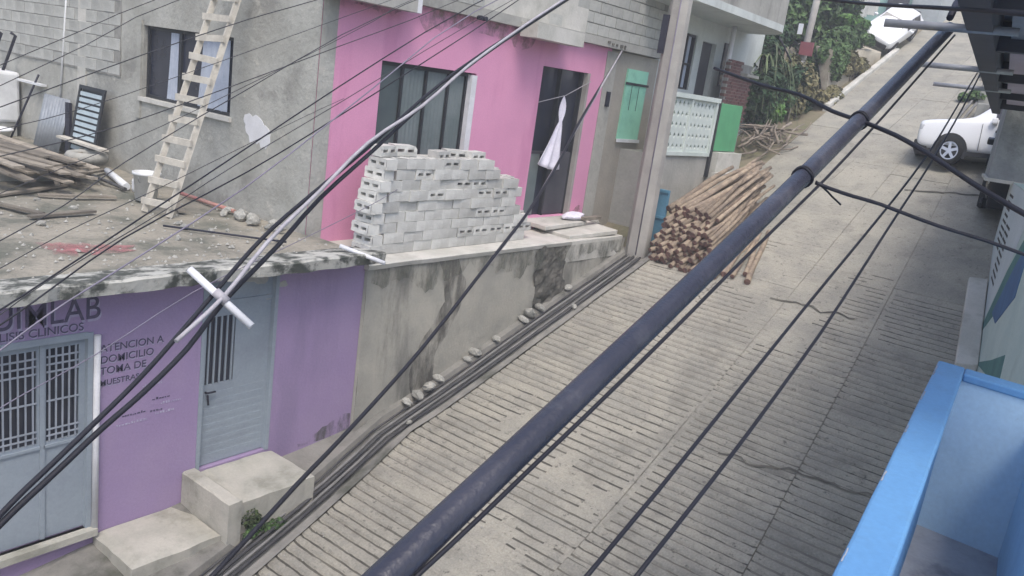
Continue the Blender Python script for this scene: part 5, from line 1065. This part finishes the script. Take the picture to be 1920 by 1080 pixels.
# ------------------------------------------------------------------ vehicles
def car(name, label, paint, suv=True):
    root = empty(name, (0, 0, 0), label, 'car')
    L = 4.35; W = .88
    # stations: x, z_low, z_belt, z_top, half width at belt, half width at top
    if suv: S = [(0, .45, .80, 1.00, .74, .62), (.03, .40, .88, 1.05, .84, .72), (.10, .36, .96, 1.08, .88, .76), (.35, .32, 1.02, 1.12, .89, .78), (.95, .30, 1.06, 1.17, .90, .80), (1.28, .30, 1.08, 1.22, .90, .78), (1.42, .30, 1.09, 1.34, .90, .72), (1.85, .30, 1.10, 1.70, .905, .67), (2.3, .30, 1.10, 1.77, .91, .66), (3.2, .30, 1.11, 1.77, .91, .66), (3.85, .32, 1.11, 1.72, .90, .66), (4.2, .36, 1.09, 1.50, .88, .66), (4.34, .42, 1.02, 1.10, .84, .66), (4.38, .50, .85, .92, .78, .60)]
    else: S = [(0, .40, .60, .70, .60, .48), (.12, .30, .74, .80, .76, .62), (.5, .26, .82, .88, .82, .70), (1.05, .25, .88, .96, .84, .70), (1.75, .25, .90, 1.36, .85, .60), (2.2, .25, .92, 1.44, .85, .58), (3.0, .25, .94, 1.44, .85, .58), (3.6, .27, .96, 1.34, .83, .58), (3.95, .30, .95, 1.02, .80, .58), (4.05, .42, .80, .84, .70, .50)]
    def half(st):
        x, zl, zb, zt, wb, wt = st
        return [(x, wb*.86, zl), (x, wb*.98, zl+.14), (x, wb*1.01, (zl+zb)*.5+.05), (x, wb, zb), (x, wb*.965, zb+.03), (x, wt+.02, zt-.05), (x, wt-.06, zt), (x, wt*.5, zt+.02), (x, 0, zt+.03)]
    vs = []; fs = []; n = 17
    for st in S:
        h = half(st); vs += h + [(x, -y, z) for x, y, z in h[-2::-1]]
    for i in range(len(S)-1):
        for j in range(n-1): fs.append((i*n+j, i*n+j+1, (i+1)*n+j+1, (i+1)*n+j))
    fs.append(tuple(range(n-1, -1, -1))); e = (len(S)-1)*n; fs.append(tuple(range(e, e+n)))
    fs += [(i*n, (i+1)*n, (i+1)*n+n-1, i*n+n-1) for i in range(len(S)-1)]
    b = MB().add(vs, fs, 0, True).build('body', paint, root, local=True)
    md = b.modifiers.new('s', 'SUBSURF'); md.levels = 1; md.render_levels = 2
    # glass panels a few millimetres proud of the body
    def pane(ia, ib, ja, jb, fa, fb, name, off=.012, m='glass_dark'):
        for s in (1, -1):
            q = MB()
            def P(i, j, f):
                A, B = half(S[i])[j], half(S[i+1])[j]; return Vector(A).lerp(Vector(B), f)
            def edge(i, f): 
                lo, hi = P(i, ja, f), P(i, jb, f); return lo.lerp(hi, .12), lo.lerp(hi, .90)
            ring = []
            a0, a1 = edge(ia, fa); c0, c1 = edge(ib, fb)
            pts = [a0, c0, c1, a1]; nn = (pts[1]-pts[0]).cross(pts[3]-pts[0]).normalized()
            if nn.y < 0: nn = -nn
            pts = [p + nn*off for p in pts]
            pts = [Vector((p.x, p.y*s, p.z)) for p in pts]
            back = [Vector((p.x, p.y - .02*s, p.z)) for p in pts]
            q.hexa([tuple(p) for p in back] + [tuple(p) for p in pts])
            q.build(name, m, root, local=True)
    k = 4 if suv else 3
    wx0, wx1 = (1.30, 1.84) if suv else (1.05, 1.75)
    def lin(x):
        for i in range(len(S)-1):
            if S[i][0] <= x <= S[i+1][0]: return i, (x-S[i][0])/(S[i+1][0]-S[i][0])
        return len(S)-2, 1.0
    for (a, c, nm) in (((1.80, 2.55, 'side_window'), (2.63, 3.35, 'side_window'), (3.42, 3.80, 'side_window')) if suv else ((1.72, 2.42, 'side_window'), (2.5, 3.3, 'side_window'))):
        i0, f0 = lin(a); i1, f1 = lin(c); pane(i0, i1, 4, 5, f0, f1, nm)
    # windscreen and rear screen
    def screen(xa, za, wa, xb, zb, wb, nm):
        q = [(xa, -wa, za), (xa, wa, za), (xb, wb, zb), (xb, -wb, zb)]; d = -.02 if xa < 2 else .02
        MB().hexa([(x-d, y, z-.02) for x, y, z in q] + [(x+d*.5, y, z+.015) for x, y, z in q]).build(nm, 'glass_dark', root, local=True)
    if suv: screen(1.38, 1.26, .72, 1.83, 1.66, .60, 'windscreen'); screen(4.22, 1.16, .62, 3.99, 1.52, .54, 'rear_screen')
    else: screen(1.12, .97, .66, 1.70, 1.32, .54, 'windscreen'); screen(3.90, 1.04, .56, 3.66, 1.30, .50, 'rear_screen')
    fx, rx = (.86, 3.45) if suv else (.78, 3.2); wr = .355 if suv else .30
    for x in (fx, rx):
        for s in (1, -1):
            yo = .94 if suv else .875
            w_ = MB(); n2 = 24; prof = [(wr*.62, -.10), (wr*.93, -.10), (wr, -.06), (wr, .06), (wr*.93, .10), (wr*.62, .10)]
            vv = [(x + r*math.cos(6.2832*q/n2), s*(yo-.10) + o_, .0 + wr + r*math.sin(6.2832*q/n2)) for r, o_ in prof for q in range(n2)]
            w_.add(vv, [(p*n2+q, p*n2+(q+1) % n2, (p+1)*n2+(q+1) % n2, (p+1)*n2+q) for p in range(5) for q in range(n2)], 0, True)
            w_.add([(x + wr*.62*math.cos(6.2832*q/n2), s*(yo-.07), wr + wr*.62*math.sin(6.2832*q/n2)) for q in range(n2)], [tuple(range(n2))])
            wh = w_.build('wheel', 'rubber', root, local=True)
            r_ = MB()
            for q in range(5):
                a = 6.2832*q/5 + .3; m = Matrix.Translation((x, s*(yo-.03), wr)) @ Matrix.Rotation(-a, 4, 'Y')
                r_.box((.03, -.015, -.035), (wr*.60, .015, .035), 0, m)
            for rr0, rr1 in ((wr*.54, wr*.64), (0, wr*.16)):
                ring = [(x + r*math.cos(6.2832*q/n2), s*(yo-.012), wr + r*math.sin(6.2832*q/n2)) for r in (rr0, rr1) for q in range(n2)]
                r_.add(ring, [(q, (q+1) % n2, n2+(q+1) % n2, n2+q) for q in range(n2)])
            r_.build('rim', 'rim_alloy', wh, local=True)
            ar = MB(); ya = s*(.925 if suv else .862); an = [-.45 + (3.1416+.9)*q/18 for q in range(19)]
            ring = [(x + r*math.cos(t), ya + dy*s, wr + r*math.sin(t)) for dy in (0, -.10) for r in (wr*.9, wr*1.2) for t in an]
            ar.add(ring, [(q, q+1, 19+q+1, 19+q) for q in range(18)] + [(19+q, 19+q+1, 57+q+1, 57+q) for q in range(18)])
            ar.build('wheel_arch', 'trim_dark', root, local=True)
    for s in (1, -1):
        MB().box((.06, s*.50-.13, .68 if suv else .60), (.24, s*.50+.13, .82 if suv else .72)).build('headlight', 'lamp_glass', root, local=True, bevel=.03)
        e = S[-1][0]; MB().box((e-.12, s*.62-.12, .80 if suv else .72), (e-.01 if suv else e-.02, s*.62+.12, 1.02 if suv else .86)).build('tail_light', 'lamp_red', root, local=True, bevel=.03)
        MB().box((1.72, s*(.97)-.09, 1.06 if suv else .92), (1.86, s*.97+.09, 1.2 if suv else 1.04)).build('mirror', paint, root, local=True, bevel=.03)
        if suv:
            MB().box((.05, min(s*.60, s*.875), .80), (.36, max(s*.60, s*.875), .95)).build('headlight', 'lamp_glass', root, local=True, bevel=.03)
            for xs_ in (1.52, 2.60, 3.30): MB().box((xs_, s*.905-.012, .42), (xs_+.012, s*.905+.012, 1.06)).build('door_seam', 'trim_dark', root, local=True)
            for xs_ in (2.36, 3.10): MB().box((xs_, s*.915-.02, .92), (xs_+.16, s*.915+.02, .95)).build('door_handle', 'trim_dark', root, local=True)
            MB().box((.01, s*.45-.3, .38), (.42, s*.62+.27*s, .60)).build('bumper_corner', 'trim_dark', root, local=True, bevel=.03) if False else None
        if suv: MB().box((.12, s*.89-.02, .26), (4.2, s*.89+.02, .37)).build('sill_trim', 'trim_dark', root, local=True)
    MB().box((-.04, -.80 if suv else -.62, .34), (.30 if suv else .10, .80 if suv else .62, .58)).build('bumper', 'trim_dark', root, local=True, bevel=.03)
    e = S[-1][0]; MB().box((e-.10, -.66, .36), (e+.03, .66, .56)).build('bumper', 'trim_dark', root, local=True, bevel=.03)
    return root
slope = math.atan(.323)
suv = car('parked_suv', 'white sport utility car, nose into the street, half hidden behind the eave', 'car_white')
suv.scale = (.86, .86, .96)
SUVX, SUVY = 22.15, 4.68
suv.rotation_euler = (-slope*.55, -.05, R(-82)); suv.location = (SUVX, SUVY, rz_(21.7)-.02)
dk_ = car('dark_car', 'black car parked tight behind the lettered white wall', 'car_dark')
dk_.rotation_euler = (0, -slope, R(9)); dk_.location = (19.2, 1.72, rz_(19.2))
hb_ = car('white_hatchback', 'white car tilted on the bank at the top of the street', 'car_white', False)
hb_.scale = (.74, .74, .74); hb_.location = (32.0, 9.15, rz_(32.0)+.10); hb_.rotation_euler = Euler((R(24), -slope-R(4), R(-4)))

# ------------------------------------------------------------------ trees, shrubs and brush at the junction
def tree(name, label, base, trunk, blobs, n, size, leaf, seed, cat='tree', grp=None, stretch=1.3):
    t = empty(name, base, label, cat, grp); r = random.Random(seed); tb2 = MB()
    top = Vector(trunk)
    p0 = Vector(base) - Vector((0, 0, .3)); tb2.tube([p0, p0.lerp(top, .5) + Vector((r.uniform(-.1, .1), r.uniform(-.1, .1), 0)), top], [.16, .11, .06] if cat == 'tree' else [.05, .04, .02], 7)
    for bl in blobs:
        c = Vector(bl[:3]); s0 = p0.lerp(top, r.uniform(.55, .95)); tb2.tube([s0, s0.lerp(c, .5) + Vector((0, 0, .1)), c], [.05, .035, .012] if cat == 'tree' else [.02, .015, .006], 5)
    tb2.build('trunk', 'bark', t)
    leaf_cloud(blobs, n, size, seed, stretch).build('crown', leaf, t)
    return t
def blobs_at(c, r, n, seed, s=(.35, .6)):
    q = random.Random(seed); out = []
    for _ in range(n):
        k = q.uniform(*s); p = Vector((q.uniform(-1, 1), q.uniform(-1, 1), q.uniform(-1, 1)))
        p = p.normalized()*q.uniform(.2, 1) if p.length > 0 else p
        out.append((c[0]+p.x*r[0], c[1]+p.y*r[1], c[2]+p.z*r[2], r[0]*k, r[1]*k, r[2]*k))
    return out
tree('leafy_tree', 'dark green leafy tree behind the white house balcony', (26.2, 12.2, 8.3), (26.2, 12.2, 10.4), blobs_at((26.0, 12.0, 11.0), (1.8, 1.7, 1.15), 12, 1), 6500, .17, 'leaf_dark', 11, grp='trees at the junction')
tree('leafy_tree', 'dense green tree behind the red street sign', (28.6, 10.9, 9.2), (28.6, 10.9, 10.8), blobs_at((28.4, 10.8, 11.3), (1.5, 1.3, 1.3), 12, 2), 6000, .16, 'leaf_mid', 12, grp='trees at the junction')
tree('leafy_tree', 'dark green tree low beside the white house corner', (24.6, 10.6, 8.0), (24.6, 10.6, 9.6), blobs_at((24.5, 10.4, 9.7), (1.2, 1.1, 1.2), 10, 3), 5000, .15, 'leaf_dark', 13, grp='trees at the junction')
tree('shrub', 'bright green shrub at the road corner beside the brush heap', (22.9, 8.75, 7.7), (22.9, 8.75, 8.2), blobs_at((22.9, 8.7, 8.25), (.55, .5, .55), 8, 4), 2400, .13, 'leaf_bright', 14, 'shrub')
tree('shrub', 'dark green shrub in front of the drooping blade plant', (22.6, 9.5, 7.7), (22.6, 9.5, 8.5), blobs_at((22.6, 9.4, 8.5), (.6, .6, .75), 8, 5), 2600, .14, 'leaf_dark', 15, 'shrub')
tree('shrub', 'dry straggly shrub below the red street sign', (25.6, 8.95, 8.6), (25.6, 8.95, 9.2), blobs_at((25.6, 9.0, 9.2), (.9, .7, .7), 9, 6), 2200, .12, 'leaf_dry', 16, 'shrub')
tree('shrub', 'olive shrub left of the low tan wall', (27.4, 9.3, 9.1), (27.4, 9.3, 9.8), blobs_at((27.2, 9.3, 9.9), (.9, .6, .8), 9, 7), 2400, .13, 'leaf_mid', 17, 'shrub')
tree('shrub', 'pale green weeds on top of the low tan wall', (30.6, 9.5, 11.0), (30.6, 9.5, 11.4), blobs_at((30.6, 9.5, 11.5), (1.5, .5, .4), 9, 8), 2200, .13, 'leaf_bright', 18, 'shrub')
tree('shrub', 'small green plant on the right-hand verge, lower one', (27.6, 4.7, 9.0), (27.6, 4.7, 9.4), blobs_at((27.6, 4.7, 9.35), (.5, .35, .3), 6, 9), 800, .11, 'leaf_mid', 19, 'shrub')
tree('shrub', 'small green plant on the right-hand verge, upper one', (30.6, 4.9, 10.0), (30.6, 4.9, 10.5), blobs_at((30.6, 4.9, 10.5), (.6, .4, .35), 6, 10), 900, .12, 'leaf_dry', 20, 'shrub')
tree('shrub', 'broad dark shrub filling the corner below the balcony end', (23.6, 9.6, 8.0), (23.6, 9.6, 9.0), blobs_at((23.5, 9.5, 9.1), (.9, .8, 1.0), 10, 31), 3600, .15, 'leaf_dark', 31, 'shrub')
tree('shrub', 'dry grey-green shrub between blade plant and red sign', (24.4, 9.0, 8.3), (24.4, 9.0, 9.0), blobs_at((24.4, 9.0, 9.0), (.7, .6, .9), 10, 32), 2600, .13, 'leaf_dry', 32, 'shrub')
tree('shrub', 'low weeds on the dirt verge left of the upper kerb', (25.9, 8.3, 8.6), (25.9, 8.3, 8.8), blobs_at((25.7, 8.3, 8.8), (1.1, .35, .28), 9, 33), 1600, .11, 'leaf_dry', 33, 'shrub')
tree('shrub', 'green weeds hanging over the top of the tan wall', (29.2, 9.0, 10.2), (29.2, 9.0, 10.8), blobs_at((29.0, 8.95, 10.75), (1.6, .4, .4), 10, 34), 2600, .12, 'leaf_mid', 34, 'shrub')
tree('shrub', 'leafy creeper spilling over the left half of the tan wall', (27.0, 8.6, 9.2), (27.0, 8.7, 10.0), blobs_at((27.0, 8.65, 10.0), (.9, .35, .75), 10, 35), 3000, .13, 'leaf_mid', 35, 'shrub')
tree('shrub', 'dusty weeds along the tan wall foot by the kerb', (28.6, 8.5, 9.5), (28.6, 8.5, 9.9), blobs_at((28.8, 8.5, 9.9), (1.4, .2, .35), 10, 36), 1800, .11, 'leaf_dry', 36, 'shrub')
tree('leafy_tree', 'leafy tree rising behind the tan wall below the plank fence', (30.2, 10.3, 10.0), (30.2, 10.3, 11.6), blobs_at((30.0, 10.2, 11.8), (1.4, .9, 1.0), 10, 37), 4600, .15, 'leaf_mid', 37, grp='trees at the junction')
tree('shrub', 'full dark green bush spilling down to the brush heap', (22.4, 8.9, 7.5), (22.4, 8.9, 8.3), blobs_at((22.5, 8.95, 8.35), (.75, .55, .85), 10, 41), 3600, .13, 'leaf_dark', 41, 'shrub')
tree('shrub', 'dark green undergrowth filling the bank below the red sign', (24.6, 8.75, 8.2), (24.6, 8.75, 8.8), blobs_at((24.5, 8.8, 8.85), (1.1, .45, .65), 11, 42), 3600, .13, 'leaf_dark', 42, 'shrub')
# drooping blade-leaved plant
bl = empty('blade_plant', (23.0, 9.25, 7.8), 'tall plant with long drooping grey-green blades beside the white house', 'plant')
mb = MB(); r = random.Random(5)
for k in range(120):
    a = r.uniform(0, 6.283); l_ = r.uniform(1.1, 2.1); h0 = r.uniform(.6, 1.9); sp = r.uniform(.35, 1.0); c = Vector((23.0 + r.uniform(-.25, .25), 9.25 + r.uniform(-.25, .25), 7.95+h0)); dr = Vector((math.cos(a), math.sin(a), 0)); sd_ = Vector((-dr.y, dr.x, 0)); wd = r.uniform(.02, .04)
    vs = []
    for i in range(6):
        t = i/5; p = c + dr*sp*l_*t*.8 + Vector((0, 0, l_*(.7*t - 1.5*t*t))); w_ = wd*(1-t*.9)
        vs += [p - sd_*w_, p + sd_*w_]
    mb.add(vs, [(2*i, 2*i+1, 2*i+3, 2*i+2) for i in range(5)])
mb.build('blades', 'blade', bl)
b = MB()
for q in range(4): b.tube([(23.0+.1*q-.15, 9.25-.08*q, 7.6), (23.0+.22*q-.3, 9.2-.12*q, 9.6+.1*q)], [.05, .035], 6)
b.build('stems', 'branch', bl)
# cut brush heap
for k in range(46):
    mb = MB(); x, y = 21.5 + rnd.gauss(0, .55), 8.15 + rnd.gauss(0, .33); a = rnd.uniform(0, 6.28); l_ = rnd.uniform(.5, 1.5); h = rnd.uniform(.0, .45)*max(0, 1-abs(x-21.5)/1.2); dz = rnd.uniform(-.15, .25)
    pts = [(x + math.cos(a)*l_*t + .08*math.sin(4*t+k), y + .6*math.sin(a)*l_*t + .06*math.cos(5*t+k), rz_(x) + .06 + h + dz*t + .323*math.cos(a)*l_*t + .06*math.sin(3*t)) for t in (-.5, -.2, .1, .3, .5)]
    mb.tube(pts, [.032*rnd.uniform(.5, 1.2)]*2 + [.024, .018, .010], 6)
    mb.build('cut_branch', 'branch', label='dry %s cut branch in the brush heap at the junction, %s' % ('long' if l_ > 1.0 else 'short', 'high in the heap' if h > .15 else ('uphill end' if x > 21.5 else 'downhill end')), cat='branch', group='cut branches in the brush heap')
# street pole with red sign
sp = empty('sign_pole', (25.4, 8.75, 8.4), 'grey street pole with red sign plate among the shrubs', 'sign')
MB().tube([(25.4, 9.12, 8.2), (25.5, 9.05, 13.0)], .10, 10).build('post', 'pole_concrete', sp)
oc = [(-.21, -.20), (.21, -.17), (.21, .20), (-.21, .19)]
MB().prism(oc, lambda a, b_, d: (25.28+d+.12*a, 9.0+a, 10.05+b_), -.03, 0).build('sign_plate', 'sign_red', sp)
MB().box((25.27, 9.24, 10.45), (25.30, 9.38, 10.75)).build('small_plate', 'white_paint', sp)
MB().box((25.26, 8.98, 9.35), (25.29, 9.13, 9.70)).build('small_plate', 'white_paint', sp)
MB().tube([(23.6, 8.5, 7.8), (24.2, 8.62, 9.5)], .025, 6).build('dry_stalk', 'branch', label='bare leaning stalk below the red sign', cat='stalk')
# low tan wall and kerb at the upper left of the street
tw = empty('tan_wall', (29, 8.7, 9.2), 'low tan earth-stained wall along the upper street', 'wall')
mb = MB(); nx = 20; vs = []
for i in range(nx+1):
    x = 26.5 + 5.2*i/nx; y = 8.55 + .05*i/nx
    for (dy, h) in ((0, -.3), (.03, .5-.35*i/nx), (.05, 1.30 + .12*fbm(x, 1) - 1.12*(i/nx)), (.6, 1.4 - 1.1*(i/nx))): vs.append((x, y+dy+.03*fbm(x*2, h), rz_(x)+h))
mb.add(vs, [(i*4+j, (i+1)*4+j, (i+1)*4+j+1, i*4+j+1) for i in range(nx) for j in range(3)], 0, True)
mb.quad(*[vs[j] for j in (3, 2, 1, 0)])
mb.build('wall_face', 'tan_wall', tw)
MB().hexa([(25.2, 7.95, rz_(25.2)-.2), (32.6, 8.28, rz_(32.6)-.2), (32.6, 8.46, rz_(32.6)-.2), (25.2, 8.13, rz_(25.2)-.2), (25.2, 7.95, rz_(25.2)+.13), (32.6, 8.28, rz_(32.6)+.13), (32.6, 8.46, rz_(32.6)+.13), (25.2, 8.13, rz_(25.2)+.13)]).build('kerb', 'cement_pale', label='pale kerb below the low tan wall on the upper street', cat='kerb', bevel=.03)
# plank fence and far buildings
pf = empty('plank_fence', (34, 11.2, 11), 'pale vertical plank fence behind the low tan wall', 'fence')
plk = MB().box((0, 0, 0), (.24, .03, 2.6)).mesh('plank', 'plank_pale')
for k in range(22):
    o = bpy.data.objects.new('plank', plk); col.objects.link(o); o.parent = pf; x = 30.8 + .26*k
    o.location = Vector((x, 10.9 - .02*k, rz_(x)+.55 + rnd.uniform(-.1, .1))) - origin(pf); o.rotation_euler = (0, rnd.uniform(-.02, .02), R(-6))
fb_ = empty('far_house', (40, 12, 13), 'far teal and grey house at the top of the street', 'house')
MB().box((37.2, 9.4, 11.5), (43, 12.9, 17.5)).build('wall', 'teal_wall', fb_)
MB().box((37.1, 8.3, 11.8), (43, 9.38, 18)).build('wall', 'far_grey', fb_); 
for (y, z) in ((8.5, 14.4), (10.0, 14.3), (11.4, 14.3)):
    q = MB().box((37.05 if y < 9 else 37.15, y, z), (37.09 if y < 9 else 37.19, y+.7, z+1.0)).build('window', 'glass_dark', fb_); MB().box((37.0 if y < 9 else 37.1, y-.06, z-.1), (37.14 if y < 9 else 37.198, y+.76, z-.01)).build('sill', 'white_paint', q)
MB().box((37.0, 9.5, 11.5), (37.18, 10.3, 13.6)).build('door', 'door_dark', fb_)
f2 = empty('far_house', (48, 5, 15), 'pale far house closing the top of the street', 'house')
MB().box((46, -2, 14), (52, 8.4, 20)).build('wall', 'far_grey', f2); MB().box((45.8, -2.2, 20.01), (52.2, 8.6, 20.3)).build('roof', 'slab_concrete', f2)
for y in (1.0, 3.5, 6.0):
    q = MB().box((45.94, y, 16.2), (45.99, y+1.2, 17.6)).build('window', 'glass_dark', f2); MB().box((45.9, y-.08, 16.08), (45.99, y+1.28, 16.19)).build('sill', 'white_paint', q)
# right-hand verge: low wall, dark grille and drain channel beyond the parked car
rv = empty('verge_wall', (27, 4.0, 8.8), 'low grey stepped wall on the right-hand verge behind the white car', 'wall')
for k in range(7): MB().box((24.6+1.3*k, 3.7+.22*k, rz_(24.6+1.3*k)-.6), (24.6+1.3*k+1.28, 4.05+.22*k, rz_(24.6+1.3*k)+.45)).build('wall_step', 'slab_concrete', rv, bevel=.03)
gr = empty('steel_grille', (25.5, 3.4, 9), 'dark steel lattice grille on the verge above the white car', 'grille')
for k in range(7): MB().box((25.6, 2.3, 8.85+.13*k), (25.64, 3.9, 8.89+.13*k)).build('bar', 'trim_dark', gr)
for k in range(9): MB().box((25.57, 2.35+.19*k, 8.7), (25.60, 2.38+.19*k, 9.75)).build('bar', 'trim_dark', gr)
for k, y in enumerate((4.35, 4.5)): MB().tube([(x, y+.14*(x-23)*.9*.3, rz_(x)+.06) for x in (22.9, 25, 27, 29, 31)], .04, 6).build('drain_pipe', 'hose_grey', label=('grey drain pipe on the right verge, outer one', 'grey drain pipe on the right verge, road side')[k], cat='pipe')

# ------------------------------------------------------------------ haze volume added to lift the blacks, in place of lens haze
hz = MB().box((-30, -40, -12), (75, 60, 30)); h_ = hz.build('added_haze', 'white_paint', kind='stuff')
hm = bpy.data.materials.new('added_haze'); hm.use_nodes = True; hm.node_tree.nodes.remove(hm.node_tree.nodes['Principled BSDF'])
pv = hm.node_tree.nodes.new('ShaderNodeVolumePrincipled'); pv.inputs['Color'].default_value = (.92, .94, .97, 1); pv.inputs['Density'].default_value = .0042
hm.node_tree.links.new(pv.outputs[0], hm.node_tree.nodes['Material Output'].inputs['Volume']); h_.data.materials.clear(); h_.data.materials.append(hm)
